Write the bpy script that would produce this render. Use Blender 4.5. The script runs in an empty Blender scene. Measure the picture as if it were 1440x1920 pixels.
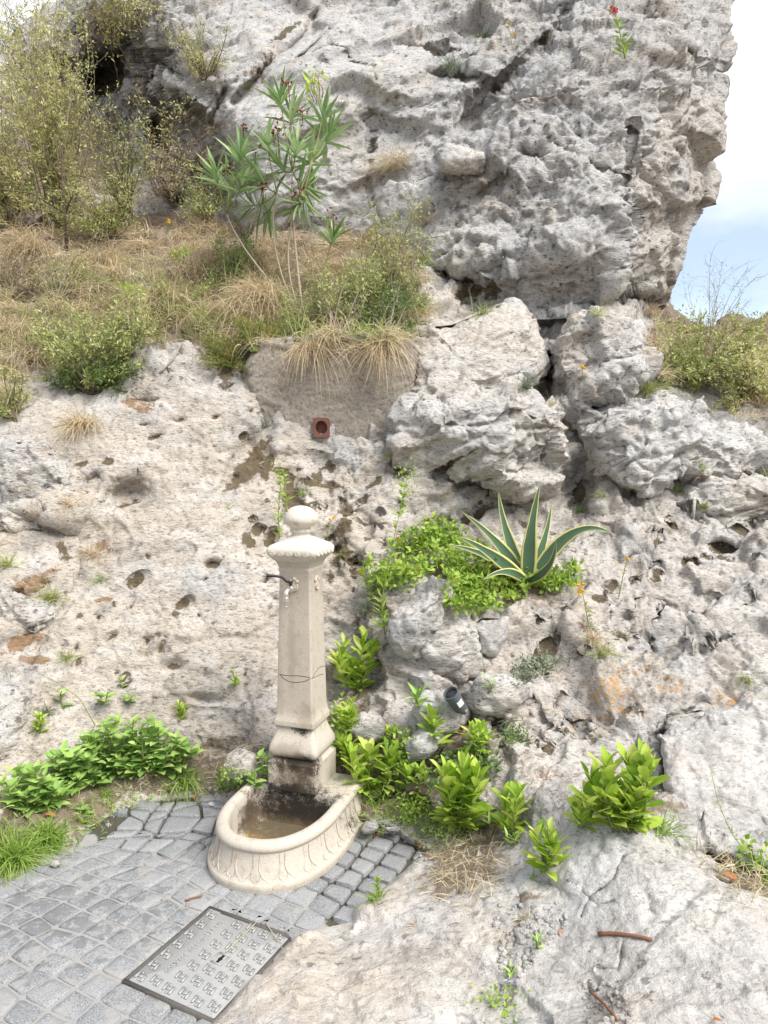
import bpy, math, random
import numpy as np
from mathutils import Vector, Matrix

# ------------------------------------------------------------------ camera, sky, sun, exposure
SC = bpy.context.scene
COL = SC.collection
F_PX, PITCH, CAM_Z = 1300.0, math.radians(4.0), 1.6      # focal length in photograph pixels (1440 x 1920)
cam_d = bpy.data.cameras.new('camera')
cam_d.sensor_fit = 'VERTICAL'; cam_d.sensor_height = 36.0
cam_d.lens = F_PX / 1920.0 * 36.0
cam_d.clip_start = 0.02; cam_d.clip_end = 3000
cam = bpy.data.objects.new('camera', cam_d); COL.objects.link(cam)
cam.location = (0, 0, CAM_Z); cam.rotation_euler = (math.radians(90) - PITCH, 0, 0)
SC.camera = cam

SUN_EL, SUN_AZ = math.radians(52), math.radians(133)     # azimuth clockwise from +Y: behind the camera, to the right
world = bpy.data.worlds.new('World'); SC.world = world; world.use_nodes = True
wn = world.node_tree; wn.nodes.clear()
def wnode(t, **k):
    n = wn.nodes.new(t)
    for a, b in k.items(): setattr(n, a, b)
    return n
w_out = wnode('ShaderNodeOutputWorld'); w_bg = wnode('ShaderNodeBackground')
w_sky = wnode('ShaderNodeTexSky', sky_type='NISHITA', sun_disc=False, sun_elevation=SUN_EL, sun_rotation=SUN_AZ,
              altitude=50, air_density=1.0, dust_density=1.2, ozone_density=1.0)
w_tc = wnode('ShaderNodeTexCoord'); w_map = wnode('ShaderNodeMapping')
w_map.inputs['Scale'].default_value = (1.0, 1.0, 2.2); w_map.inputs['Location'].default_value = (5.54, 2.7, 0.49)
w_noise = wnode('ShaderNodeTexNoise'); w_noise.inputs['Scale'].default_value = 1.7
w_noise.inputs['Detail'].default_value = 6; w_noise.inputs['Roughness'].default_value = 0.52
w_ramp = wnode('ShaderNodeValToRGB')
w_ramp.color_ramp.elements[0].position = 0.40; w_ramp.color_ramp.elements[0].color = (0.25,)*3 + (1,)
w_ramp.color_ramp.elements[1].position = 0.58; w_ramp.color_ramp.elements[1].color = (1, 1, 1, 1)
w_mix = wnode('ShaderNodeMixRGB'); w_mix.inputs['Color2'].default_value = (5.7, 5.8, 5.95, 1)
wl = wn.links.new
wl(w_tc.outputs['Generated'], w_map.inputs['Vector']); wl(w_map.outputs['Vector'], w_noise.inputs['Vector'])
wl(w_noise.outputs['Fac'], w_ramp.inputs['Fac']); wl(w_ramp.outputs['Color'], w_mix.inputs['Fac'])
wl(w_sky.outputs['Color'], w_mix.inputs['Color1']); wl(w_mix.outputs['Color'], w_bg.inputs['Color'])
w_bg.inputs['Strength'].default_value = 0.10
wl(w_bg.outputs['Background'], w_out.inputs['Surface'])

sun_d = bpy.data.lights.new('sun', 'SUN'); sun_d.energy = 2.5; sun_d.angle = math.radians(32); sun_d.color = (1.0, 0.965, 0.91)
sun = bpy.data.objects.new('sun', sun_d); COL.objects.link(sun)
sdir = Vector((math.sin(SUN_AZ) * math.cos(SUN_EL), math.cos(SUN_AZ) * math.cos(SUN_EL), math.sin(SUN_EL)))
sun.rotation_euler = (-sdir).to_track_quat('-Z', 'Y').to_euler(); sun.location = sdir * 30
SC.view_settings.view_transform = 'Standard'; SC.view_settings.look = 'None'
SC.view_settings.exposure = 1.2; SC.view_settings.gamma = 1.0; SC.view_settings.use_curve_mapping = False

# ------------------------------------------------------------------ helpers: projection
CP, SP = math.cos(PITCH), math.sin(PITCH)
def P(px, py, Y):
    """world point seen at photograph pixel (px, py) at world distance Y"""
    px, py, Y = np.asarray(px, float), np.asarray(py, float), np.asarray(Y, float)
    a = (px - 720.0) / F_PX; b = -(py - 960.0) / F_PX
    dy = CP + b * SP; dz = b * CP - SP
    t = Y / dy
    return np.stack(np.broadcast_arrays(a * t, Y + 0 * t, CAM_Z + dz * t), -1)
def Gd(px, py, z=0.0):
    """distance Y of the point at pixel (px, py) on the level z"""
    b = -(py - 960.0) / F_PX
    t = (z - CAM_Z) / (b * CP - SP)
    return t * (CP + b * SP)
def G(px, py, z=0.0):
    return P(px, py, Gd(px, py, z))

# ------------------------------------------------------------------ helpers: noise (vectorised)
def _hash(ix, iy, iz, seed):
    h = (ix.astype(np.uint32) * np.uint32(374761393) + iy.astype(np.uint32) * np.uint32(668265263)
         + iz.astype(np.uint32) * np.uint32(2147483647 - 14695) + np.uint32((seed * 1274126177) & 0xffffffff))
    h = (h ^ (h >> np.uint32(13))) * np.uint32(1274126177)
    h = (h ^ (h >> np.uint32(15))) * np.uint32(2246822519)
    return h ^ (h >> np.uint32(14))
def _r(h): return (h & np.uint32(0xffff)).astype(np.float32) / 32767.5 - 1.0
def perlin(p, seed=0):
    p = p.astype(np.float32); i = np.floor(p); f = p - i; i = i.astype(np.int32)
    u = f * f * f * (f * (f * 6 - 15) + 10)
    out = 0
    for cx in (0, 1):
        wx = u[:, 0] if cx else 1 - u[:, 0]
        for cy in (0, 1):
            wy = u[:, 1] if cy else 1 - u[:, 1]
            for cz in (0, 1):
                wz = u[:, 2] if cz else 1 - u[:, 2]
                h = _hash(i[:, 0] + cx, i[:, 1] + cy, i[:, 2] + cz, seed)
                g = _r(h) * (f[:, 0] - cx) + _r(h >> np.uint32(8)) * (f[:, 1] - cy) + _r(h >> np.uint32(16)) * (f[:, 2] - cz)
                out = out + wx * wy * wz * g
    return out
def fbm(p, octs=4, seed=0, lac=2.1, gain=0.5):
    a, s, out = 1.0, 1.0, 0
    for o in range(octs):
        out = out + a * perlin(p * s, seed + o * 7); a *= gain; s *= lac
    return out
def ridged(p, octs=4, seed=0, lac=2.1, gain=0.55):
    a, s, out = 1.0, 1.0, 0
    for o in range(octs):
        out = out + a * (0.5 - np.abs(perlin(p * s, seed + o * 7)) * 1.6); a *= gain; s *= lac
    return out
def facets(p, seed=0, slope=0.9, soft=0.10):
    """angular block noise: every cell is a tilted plane; also the distance to the cell border"""
    p = p.astype(np.float32); i = np.floor(p).astype(np.int32)
    n = len(p); d1 = np.full(n, 9.0, np.float32); d2 = np.full(n, 9.0, np.float32); val = np.zeros(n, np.float32); val2 = np.zeros(n, np.float32)
    for ox in (-1, 0, 1):
        for oy in (-1, 0, 1):
            for oz in (-1, 0, 1):
                c = i + np.array((ox, oy, oz), np.int32)
                h = _hash(c[:, 0], c[:, 1], c[:, 2], seed)
                q = c + 0.5 + 0.42 * np.stack((_r(h), _r(h >> np.uint32(7)), _r(h >> np.uint32(14))), 1)
                v = p - q; d = (v * v).sum(1)
                h2 = h * np.uint32(2654435761)
                val_c = _r(h2) * 0.55 + slope * (_r(h2 >> np.uint32(5)) * v[:, 0] + _r(h2 >> np.uint32(9)) * v[:, 1] + _r(h2 >> np.uint32(16)) * v[:, 2])
                m = d < d1
                m2 = ~m & (d < d2)
                val2 = np.where(m, val, np.where(m2, val_c, val2)); d2 = np.where(m, d1, np.minimum(d2, d)); val = np.where(m, val_c, val); d1 = np.where(m, d, d1)
    e = np.sqrt(d2) - np.sqrt(d1); k = 0.5 + 0.5 * np.clip(e / soft, 0, 1)
    return val * k + val2 * (1 - k), e, np.sqrt(d1)
def sstep(a, b, x):
    t = np.clip((x - a) / (b - a), 0, 1); return t * t * (3 - 2 * t)

# ------------------------------------------------------------------ helpers: meshes
def mesh_np(name, V, Q=None, T=None, attrs=None, smooth=True):
    V = np.ascontiguousarray(V, np.float32)
    Q = np.zeros((0, 4), np.int32) if Q is None or len(Q) == 0 else np.asarray(Q, np.int32)
    T = np.zeros((0, 3), np.int32) if T is None or len(T) == 0 else np.asarray(T, np.int32)
    me = bpy.data.meshes.new(name)
    me.vertices.add(len(V)); me.vertices.foreach_set('co', V.ravel())
    nl = Q.size + T.size; nf = len(Q) + len(T)
    me.loops.add(nl); me.loops.foreach_set('vertex_index', np.concatenate((Q.ravel(), T.ravel())).astype(np.int32))
    me.polygons.add(nf)
    st = np.concatenate((np.arange(len(Q)) * 4, Q.size + np.arange(len(T)) * 3)).astype(np.int32)
    me.polygons.foreach_set('loop_start', st)
    me.update(calc_edges=True); me.validate()
    if smooth: me.polygons.foreach_set('use_smooth', np.ones(len(me.polygons), bool))
    for k, a in (attrs or {}).items():
        at = me.attributes.new(k, 'FLOAT', 'POINT'); at.data.foreach_set('value', np.ascontiguousarray(a, np.float32))
    return me
def link(name, data, mat=None, parent=None, loc=None, rot=None, label=None, cat=None, group=None, kind=None):
    o = bpy.data.objects.new(name, data); COL.objects.link(o)
    if mat is not None and data is not None:
        if not data.materials: data.materials.append(mat)
    if parent is not None: o.parent = parent
    if loc is not None: o.location = loc
    if rot is not None: o.rotation_euler = rot
    if label: o['label'] = label
    if cat: o['category'] = cat
    if group: o['group'] = group
    if kind: o['kind'] = kind
    return o
def thing(name, label, cat, loc=(0, 0, 0), rz=0, group=None):
    return link(name, None, loc=tuple(float(c) for c in loc), rot=(0, 0, rz), label=label, cat=cat, group=group)
class MB:
    """collects arrays of vertices, quads and triangles into one mesh"""
    def __init__(s): s.v = []; s.q = []; s.t = []; s.n = 0; s.a = []
    def add(s, V, Q=None, T=None, tint=0.5):
        V = np.asarray(V, float).reshape(-1, 3)
        if Q is not None and len(Q): s.q.append(np.asarray(Q, int) + s.n)
        if T is not None and len(T): s.t.append(np.asarray(T, int) + s.n)
        s.v.append(V); s.n += len(V)
        s.a.append(np.broadcast_to(np.asarray(tint, float), (len(V),)))
        return s
    def mesh(s, name, smooth=True, sharp=None):
        me = mesh_np(name, np.concatenate(s.v), np.concatenate(s.q) if s.q else None, np.concatenate(s.t) if s.t else None,
                     {'tint': np.concatenate(s.a)}, smooth)
        if sharp is not None: me.set_sharp_from_angle(angle=math.radians(sharp))
        return me
def grid_faces(nr, nc, closed=False):
    r, c = np.meshgrid(np.arange(nr - 1), np.arange(nc if closed else nc - 1), indexing='ij')
    c2 = (c + 1) % nc
    return np.stack((r * nc + c, r * nc + c2, (r + 1) * nc + c2, (r + 1) * nc + c), -1).reshape(-1, 4)
def box(c, s, rz=0.0):
    x, y, z = np.array(s) / 2.0
    V = np.array([(-x,-y,-z),(x,-y,-z),(x,y,-z),(-x,y,-z),(-x,-y,z),(x,-y,z),(x,y,z),(-x,y,z)], float)
    if rz: V[:, :2] = V[:, :2] @ np.array([[math.cos(rz), math.sin(rz)], [-math.sin(rz), math.cos(rz)]])
    return V + np.array(c), [(0,3,2,1),(4,5,6,7),(0,1,5,4),(1,2,6,5),(2,3,7,6),(3,0,4,7)]
def tube(pts, rad, n=6, cap=True):
    pts = np.asarray(pts, float); m = len(pts); rad = np.broadcast_to(np.asarray(rad, float), (m,))
    tg = np.gradient(pts, axis=0); tg /= np.linalg.norm(tg, axis=1, keepdims=True) + 1e-9
    ref = np.array((0.31, 0.2, 0.93)) if abs(tg[0, 2]) < 0.8 else np.array((0.9, 0.3, 0.1))
    a = np.cross(tg, ref); a /= np.linalg.norm(a, axis=1, keepdims=True) + 1e-9
    b = np.cross(tg, a)
    th = np.arange(n) * 2 * math.pi / n
    V = pts[:, None, :] + rad[:, None, None] * (np.cos(th)[None, :, None] * a[:, None, :] + np.sin(th)[None, :, None] * b[:, None, :])
    V = V.reshape(-1, 3); Q = grid_faces(m, n, True)
    T = []
    if cap:
        V = np.vstack((V, pts[:1], pts[-1:]))
        k = m * n
        T = [(k, (i + 1) % n, i) for i in range(n)] + [(k + 1, (m - 1) * n + i, (m - 1) * n + (i + 1) % n) for i in range(n)]
    return V, Q, T
def lathe(prof, n=24):
    prof = np.asarray(prof, float); th = np.arange(n) * 2 * math.pi / n
    V = np.stack((prof[:, 1][:, None] * np.cos(th), prof[:, 1][:, None] * np.sin(th), np.repeat(prof[:, 0][:, None], n, 1)), -1).reshape(-1, 3)
    k = len(V); V = np.vstack((V, [(0, 0, prof[0, 0])], [(0, 0, prof[-1, 0])]))
    m = len(prof)
    T = [(k, (i + 1) % n, i) for i in range(n)] + [(k + 1, (m - 1) * n + i, (m - 1) * n + (i + 1) % n) for i in range(n)]
    return V, grid_faces(m, n, True), T
def sq_ring(hw, rr, seg=5, side=6):
    """rounded square outline"""
    rr = min(rr, hw); pts = []
    for k in range(4):
        a0 = k * math.pi / 2
        cx, cy = [(1, 1), (-1, 1), (-1, -1), (1, -1)][k]
        c = np.array((cx, cy)) * (hw - rr)
        for j in range(seg):
            a = a0 + j / (seg - 1) * math.pi / 2
            pts.append(c + rr * np.array((math.cos(a), math.sin(a))))
        nx = [(-1, 1), (-1, -1), (1, -1), (1, 1)][k]
        e0 = pts[-1]; c2 = np.array(nx) * (hw - rr); a = a0 + math.pi / 2
        e1 = c2 + rr * np.array((math.cos(a), math.sin(a)))
        for j in range(1, side): pts.append(e0 + (e1 - e0) * j / side)
    return np.array(pts)
def loft_square(prof, seg=5, side=6):
    """prof rows: z, half width, corner radius"""
    rings = []
    for z, hw, rr in prof:
        r = sq_ring(hw, rr, seg, side); rings.append(np.column_stack((r, np.full(len(r), z))))
    n = len(rings[0]); m = len(rings); V = np.vstack(rings + [[(0, 0, prof[0][0])], [(0, 0, prof[-1][0])]]); k = m * n
    T = [(k, (i + 1) % n, i) for i in range(n)] + [(k + 1, (m - 1) * n + i, (m - 1) * n + (i + 1) % n) for i in range(n)]
    return V, grid_faces(m, n, True), T
def in_poly(px, py, poly):
    ins = np.zeros(np.shape(px), bool); n = len(poly); j = n - 1
    for i in range(n):
        xi, yi = poly[i]; xj, yj = poly[j]
        ins ^= ((yi > py) != (yj > py)) & (px < (xj - xi) * (py - yi) / (yj - yi + 1e-12) + xi); j = i
    return ins
def poly_dist(px, py, poly):
    """signed distance, positive inside"""
    d = np.full(np.shape(px), 1e9); n = len(poly)
    for i in range(n):
        ax, ay = poly[i]; bx_, by = poly[(i + 1) % n]; ex, ey = bx_ - ax, by - ay
        t = np.clip(((px - ax) * ex + (py - ay) * ey) / (ex * ex + ey * ey + 1e-12), 0, 1)
        d = np.minimum(d, np.hypot(px - ax - t * ex, py - ay - t * ey))
    return np.where(in_poly(px, py, poly), d, -d)

# ------------------------------------------------------------------ materials
class NT:
    def __init__(s, name):
        s.m = bpy.data.materials.new(name); s.m.use_nodes = True; s.t = s.m.node_tree; s.t.nodes.clear()
        s.out = s.n('ShaderNodeOutputMaterial'); s.b = s.n('ShaderNodeBsdfPrincipled')
        s.l(s.b.outputs[0], s.out.inputs['Surface'])
    def n(s, t, **k):
        nd = s.t.nodes.new(t)
        for a, b in k.items(): setattr(nd, a, b)
        return nd
    def l(s, a, b): s.t.links.new(a, b)
    def pos(s):
        if not hasattr(s, '_p'): s._p = s.n('ShaderNodeNewGeometry').outputs['Position']
        return s._p
    def obj(s):
        if not hasattr(s, '_o'): s._o = s.n('ShaderNodeTexCoord').outputs['Object']
        return s._o
    def noise(s, scale, detail=4, rough=0.5, vec=None, dist=0.0):
        nd = s.n('ShaderNodeTexNoise'); nd.inputs['Scale'].default_value = scale; nd.inputs['Detail'].default_value = detail
        nd.inputs['Roughness'].default_value = rough; nd.inputs['Distortion'].default_value = dist
        s.l(vec if vec is not None else s.pos(), nd.inputs['Vector']); return nd.outputs['Fac']
    def voro(s, scale, feat='F1', vec=None, rand=1.0):
        nd = s.n('ShaderNodeTexVoronoi', feature=feat); nd.inputs['Scale'].default_value = scale; nd.inputs['Randomness'].default_value = rand
        s.l(vec if vec is not None else s.pos(), nd.inputs['Vector']); return nd.outputs['Distance']
    def ramp(s, fac, a, b, va=0.0, vb=1.0):
        nd = s.n('ShaderNodeMapRange', interpolation_type='SMOOTHSTEP'); s.val(fac, nd.inputs['Value'])
        for k, v in (('From Min', a), ('From Max', b), ('To Min', va), ('To Max', vb)): nd.inputs[k].default_value = v
        return nd.outputs['Result']
    def val(s, x, sock):
        if isinstance(x, (int, float)): sock.default_value = x
        elif isinstance(x, (tuple, list)): sock.default_value = tuple(x) + ((1,) if len(x) == 3 and len(sock.default_value) == 4 else ())
        else: s.l(x, sock)
    def math(s, op, a, b=0.0, clamp=False):
        nd = s.n('ShaderNodeMath', operation=op, use_clamp=clamp); s.val(a, nd.inputs[0]); s.val(b, nd.inputs[1]); return nd.outputs[0]
    def mix(s, fac, a, b, mode='MIX'):
        nd = s.n('ShaderNodeMixRGB', blend_type=mode); s.val(fac, nd.inputs['Fac']); s.val(a, nd.inputs['Color1']); s.val(b, nd.inputs['Color2'])
        return nd.outputs['Color']
    def attr(s, name): return s.n('ShaderNodeAttribute', attribute_name=name).outputs['Fac']
    def bump(s, h, strength=0.5, dist=0.01, prev=None):
        nd = s.n('ShaderNodeBump'); nd.inputs['Strength'].default_value = strength; nd.inputs['Distance'].default_value = dist
        s.l(h, nd.inputs['Height'])
        if prev is not None: s.l(prev, nd.inputs['Normal'])
        return nd.outputs['Normal']
    def done(s, col, rough=0.85, nrm=None, spec=0.3):
        s.val(col, s.b.inputs['Base Color']); s.val(rough, s.b.inputs['Roughness']); s.b.inputs['Specular IOR Level'].default_value = spec
        if nrm is not None: s.l(nrm, s.b.inputs['Normal'])
        return s.m
    def blob(s, c, r, vec=None):
        """1 at the centre of an ellipsoid, 0 at its border"""
        mp = s.n('ShaderNodeMapping', vector_type='POINT'); s.l(vec if vec is not None else s.obj(), mp.inputs['Vector'])
        mp.inputs['Scale'].default_value = tuple(1.0 / x for x in r); mp.inputs['Location'].default_value = tuple(-a / b for a, b in zip(c, r))
        ln = s.n('ShaderNodeVectorMath', operation='LENGTH'); s.l(mp.outputs[0], ln.inputs[0])
        return s.math('SUBTRACT', 1.0, ln.outputs['Value'])

def rock_material(name, warm=(0.50, 0.435, 0.36), grey=(0.40, 0.39, 0.37), pits=0.5, attrs=True, rough_amp=1.0):
    t = NT(name)
    mp = t.n('ShaderNodeMapping'); t.l(t.pos(), mp.inputs['Vector']); mp.inputs['Rotation'].default_value = (0.3, 0.55, 0.2); mp.inputs['Scale'].default_value = (0.75, 1.0, 1.9)
    sv = mp.outputs[0]                                                              # grain follows the bedding
    n1 = t.noise(0.9, 5, 0.55); n2 = t.noise(5.0, 8, 0.62, sv); n3 = t.noise(48.0, 6, 0.68, sv); n4 = t.noise(170.0, 4, 0.65, sv); n5 = t.noise(2.6, 6, 0.6); n6 = t.noise(3.4, 6, 0.6, sv)
    w = t.ramp(n1, 0.35, 0.65)
    if attrs: w = t.math('ADD', t.math('MULTIPLY', w, 0.35), t.math('MULTIPLY', t.attr('warm'), 0.75), True)
    c = t.mix(w, grey, warm)
    keep = t.ramp(t.attr('smooth'), 0.0, 1.0, 1.0, 0.62) if attrs else 1.0
    c = t.mix(t.ramp(n5, 0.52, 0.66, 0.0, 0.55), c, t.mix(0.5, warm, (0.62, 0.53, 0.42)))          # creamy patches
    c = t.mix(t.ramp(n5, 0.46, 0.34, 0.0, 0.60), c, t.mix(0.5, grey, (0.46, 0.475, 0.49)))         # bluish grey patches
    c = t.mix(t.ramp(n6, 0.54, 0.68, 0.0, 0.30), c, (0.50, 0.385, 0.29))                           # ochre stain
    c = t.mix(t.ramp(n2, 0.44, 0.66, 0.0, 0.55), c, (0.66, 0.635, 0.60))                           # paler bloom
    c = t.mix(t.math('MULTIPLY', t.ramp(n2, 0.47, 0.33, 0.0, 0.25 + 0.7 * pits), keep), c, (0.24, 0.228, 0.212))                          # dark weathering film
    c = t.mix(t.math('MULTIPLY', t.ramp(n3, 0.47, 0.375, 0.0, 0.70 * pits + 0.35), keep), c, (0.17, 0.148, 0.125))           # lichen specks here and below, doubling as painted crevice shade
    c = t.mix(t.math('MULTIPLY', t.ramp(n4, 0.46, 0.355, 0.0, 0.55 * pits + 0.30), keep), c, (0.15, 0.13, 0.11))
    c = t.mix(t.ramp(n3, 0.55, 0.70, 0.0, 0.55), c, (0.72, 0.69, 0.645))
    v = t.math('ADD', t.voro(13.0), t.math('MULTIPLY', t.math('SUBTRACT', n3, 0.5), 0.9))
    gate = t.ramp(t.noise(2.3, 3, 0.5), 0.44, 0.56)
    c = t.mix(t.math('MULTIPLY', t.ramp(v, 0.20, 0.13), t.math('MULTIPLY', gate, 0.85 * pits + 0.1)), c, (0.075, 0.06, 0.05))   # black lichen spots; the same black paints shade into pits
    if attrs:
        edge = t.math('ADD', t.math('MULTIPLY', t.math('SUBTRACT', t.noise(17.0, 9, 0.75), 0.5), 2.1), 0.0)
        def zone(a, lo=0.42, hi=0.64): return t.ramp(t.math('ADD', t.attr(a), edge), lo, hi)
        c = t.mix(t.math('MULTIPLY', zone('dirt'), 0.95), c, t.mix(n3, (0.12, 0.088, 0.060), (0.33, 0.26, 0.19)))
        c = t.mix(t.math('MULTIPLY', zone('moss'), 0.88), c, t.mix(n3, (0.035, 0.026, 0.014), (0.17, 0.12, 0.055)))
        c = t.mix(t.math('MULTIPLY', zone('rust'), 0.80), c, t.mix(n3, (0.10, 0.05, 0.02), (0.36, 0.20, 0.085)))
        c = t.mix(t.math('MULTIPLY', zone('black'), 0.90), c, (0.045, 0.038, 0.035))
        sp = t.ramp(t.math('ADD', t.noise(46.0, 5, 0.7), t.math('MULTIPLY', t.attr('lich'), 0.24)), 0.675, 0.76)
        c = t.mix(t.math('MULTIPLY', sp, t.ramp(t.attr('lich'), 0.1, 0.4, 0.0, 0.8)), c, (0.52, 0.29, 0.09))
    h = t.math('ADD', t.math('MULTIPLY', n3, 1.0), t.math('ADD', t.math('MULTIPLY', n4, 0.40), t.math('MULTIPLY', n2, 1.0)))
    h = t.math('MULTIPLY', h, keep)
    nr = t.bump(h, 0.85 * rough_amp, 0.022)
    nr = t.bump(t.ramp(v, 0.25, 0.10, 1.0, 0.0), 0.5 * pits, 0.008, nr)
    return t.done(c, 0.93, nr, 0.2)

M = {}
M['rock'] = rock_material('limestone', warm=(0.515, 0.45, 0.375), grey=(0.46, 0.448, 0.43))
M['cliff'] = rock_material('grey_limestone', warm=(0.565, 0.52, 0.465), grey=(0.555, 0.558, 0.56), pits=0.65, rough_amp=1.3)
M['boulder'] = rock_material('boulder_limestone', warm=(0.58, 0.53, 0.47), grey=(0.56, 0.555, 0.54), pits=0.5, attrs=False, rough_amp=1.1)
M['slab'] = rock_material('slab_limestone', warm=(0.47, 0.445, 0.41), grey=(0.44, 0.44, 0.44), pits=0.15, attrs=False, rough_amp=0.8)

# ------------------------------------------------------------------ large structure
t = NT('earth'); M['earth'] = t.done(t.mix(t.noise(9.0, 6, 0.6), (0.12, 0.09, 0.06), (0.27, 0.21, 0.15)), 0.95, t.bump(t.noise(40, 5, 0.6), 0.6, 0.01))
g = MB(); g.add([(-900, -900, -0.16), (900, -900, -0.16), (900, 900, -0.16), (-900, 900, -0.16)], [(0, 1, 2, 3)])
link('ground', g.mesh('ground', False), M['earth'], kind='structure', label='brown earth ground beneath the paving and the rocks')

def tps(ctrl):
    c = np.array(ctrl, float); X = c[:, :2] / 300.0; v = np.log(c[:, 2]); n = len(c)
    def U(r2): return 0.5 * r2 * np.log(r2 + 1e-9)
    K = U(((X[:, None] - X[None]) ** 2).sum(-1)) + 1e-3 * np.eye(n)
    Pm = np.c_[np.ones(n), X]; A = np.zeros((n + 3, n + 3)); A[:n, :n] = K; A[:n, n:] = Pm; A[n:, :n] = Pm.T
    w = np.linalg.solve(A, np.r_[v, 0, 0, 0])
    def ev(px, py):
        q = np.stack((px, py), -1).reshape(-1, 2) / 300.0; o = np.empty(len(q))
        for s in range(0, len(q), 60000):
            e = q[s:s + 60000]; o[s:s + 60000] = U(((e[:, None] - X[None]) ** 2).sum(-1)) @ w[:n] + w[n] + e @ w[n + 1:]
        return np.exp(o).reshape(np.shape(px))
    return ev
def z_(px, py, z): return (px, py, Gd(px, py, z))

PAVE = [(-900, 2200), (-900, 1990), (-300, 1780), (0, 1655), (60, 1630), (150, 1602), (196, 1560), (222, 1520), (275, 1502), (398, 1488),
        (420, 1530), (560, 1560), (668, 1545), (745, 1562), (806, 1600), (760, 1645), (712, 1685), (640, 1730), (560, 1768), (470, 1850), (408, 1912), (300, 2060), (100, 2300), (-300, 2300)]
ctrl_low = [
    # left foot of the slope
    z_(-300, 1700, .06), z_(0, 1600, .04), z_(100, 1520, .07), z_(200, 1470, .07), z_(320, 1450, .08), z_(440, 1430, .12),
    z_(-300, 1500, .3), z_(0, 1400, .28), z_(100, 1380, .30), z_(200, 1340, .34), z_(330, 1350, .30), (480, 1380, 3.32),
    (-300, 1200, 3.5), (0, 1200, 3.52), (150, 1200, 3.6), (300, 1200, 3.62), (420, 1200, 3.66), (520, 1200, 3.68),
    (-300, 1000, 3.9), (0, 1010, 3.86), (150, 1000, 3.98), (300, 1000, 3.97), (420, 1050, 3.88), (560, 1050, 3.98),
    (-300, 820, 4.4), (0, 820, 4.28), (120, 850, 4.2), (300, 800, 4.38), (430, 820, 4.34), (560, 900, 4.3), (620, 760, 4.62), (620, 690, 4.72),
    (-300, 680, 4.9), (0, 700, 4.75), (200, 715, 4.62), (350, 670, 4.70), (480, 660, 4.8),
    (-300, 560, 5.6), (0, 600, 5.3), (150, 600, 5.25), (300, 600, 5.15), (500, 600, 5.1), (720, 610, 5.05),
    (-300, 440, 6.7), (0, 450, 6.5), (200, 450, 6.6), (400, 460, 6.4), (600, 500, 5.95), (760, 500, 5.9), (0, 400, 7.4), (300, 400, 7.6), (600, 420, 7.2),
    # right of the fountain
    (690, 1500, 3.04), (640, 1400, 3.25), (640, 1250, 3.62), (660, 1050, 3.95), (700, 1350, 3.30), (800, 1560, 2.86), (760, 1440, 3.05), (760, 1200, 3.5), (820, 1130, 3.62),
    (860, 1300, 3.28), (880, 1400, 2.98), (880, 1500, 2.82), (960, 1440, 2.86), (1000, 1320, 3.16), (1000, 1200, 3.5),
    (700, 950, 4.15), (800, 880, 4.32), (800, 1000, 4.08), (900, 980, 4.2), (1000, 960, 4.3), (1000, 1060, 4.0), (1080, 1090, 3.8),
    (900, 750, 5.0), (900, 600, 5.7), (1100, 620, 5.8), (1150, 720, 5.3), (1100, 860, 4.7), (1200, 930, 4.4), (1200, 1000, 4.12), (1180, 1110, 3.75),
    (1300, 870, 4.6), (1300, 960, 4.25), (1300, 1100, 3.8), (1440, 1100, 3.7), (1440, 960, 4.2), (1440, 870, 4.7), (1360, 760, 5.3), (1440, 760, 5.4), (1260, 690, 5.6),
    (1300, 610, 6.6), (1440, 610, 6.6), (1700, 620, 6.6), (1700, 900, 4.6), (1700, 1100, 3.7),
    (1100, 1280, 3.30), (1100, 1380, 3.02), (1060, 1470, 2.72), (1160, 1510, 2.62), (1240, 1400, 2.92), (1200, 1240, 3.42), (1320, 1250, 3.36), (1440, 1250, 3.3),
    (1440, 1350, 3.0), (1440, 1520, 2.45), (1320, 1560, 2.40), (1700, 1350, 2.9), (1700, 1550, 2.3),
    # foreground rock
    z_(830, 1625, .06), z_(900, 1640, .10), z_(960, 1560, .13), z_(1040, 1600, .24), z_(1150, 1575, .34), z_(1260, 1620, .36), z_(1400, 1660, .36), z_(1700, 1700, .4),
    z_(720, 1720, .06), z_(640, 1760, .05), z_(560, 1810, .05), z_(480, 1880, .05), z_(420, 1935, .04), z_(350, 2050, .03),
    z_(800, 1760, .13), z_(700, 1850, .12), z_(600, 1920, .10), z_(940, 1720, .17), z_(900, 1850, .16), z_(1000, 1800, .19), z_(1100, 1700, .27), z_(1150, 1850, .26), z_(1300, 1750, .34), z_(1300, 1900, .31),
    z_(1440, 1820, .36), z_(1000, 2000, .2), z_(600, 2100, .1), z_(1440, 2050, .34), z_(1800, 2000, .4), z_(700, 2400, .05), z_(1300, 2400, .2), z_(2100, 2400, .3), z_(0, 2300, -.1), z_(-600, 2300, -.1), z_(-600, 1900, -.05),
    (-700, 1000, 3.9), (-700, 600, 5.6), (-700, 1400, 3.2), (2150, 1100, 3.7), (2150, 700, 5.6), (2150, 1600, 2.3),
]
depth_low = tps(ctrl_low)

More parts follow.
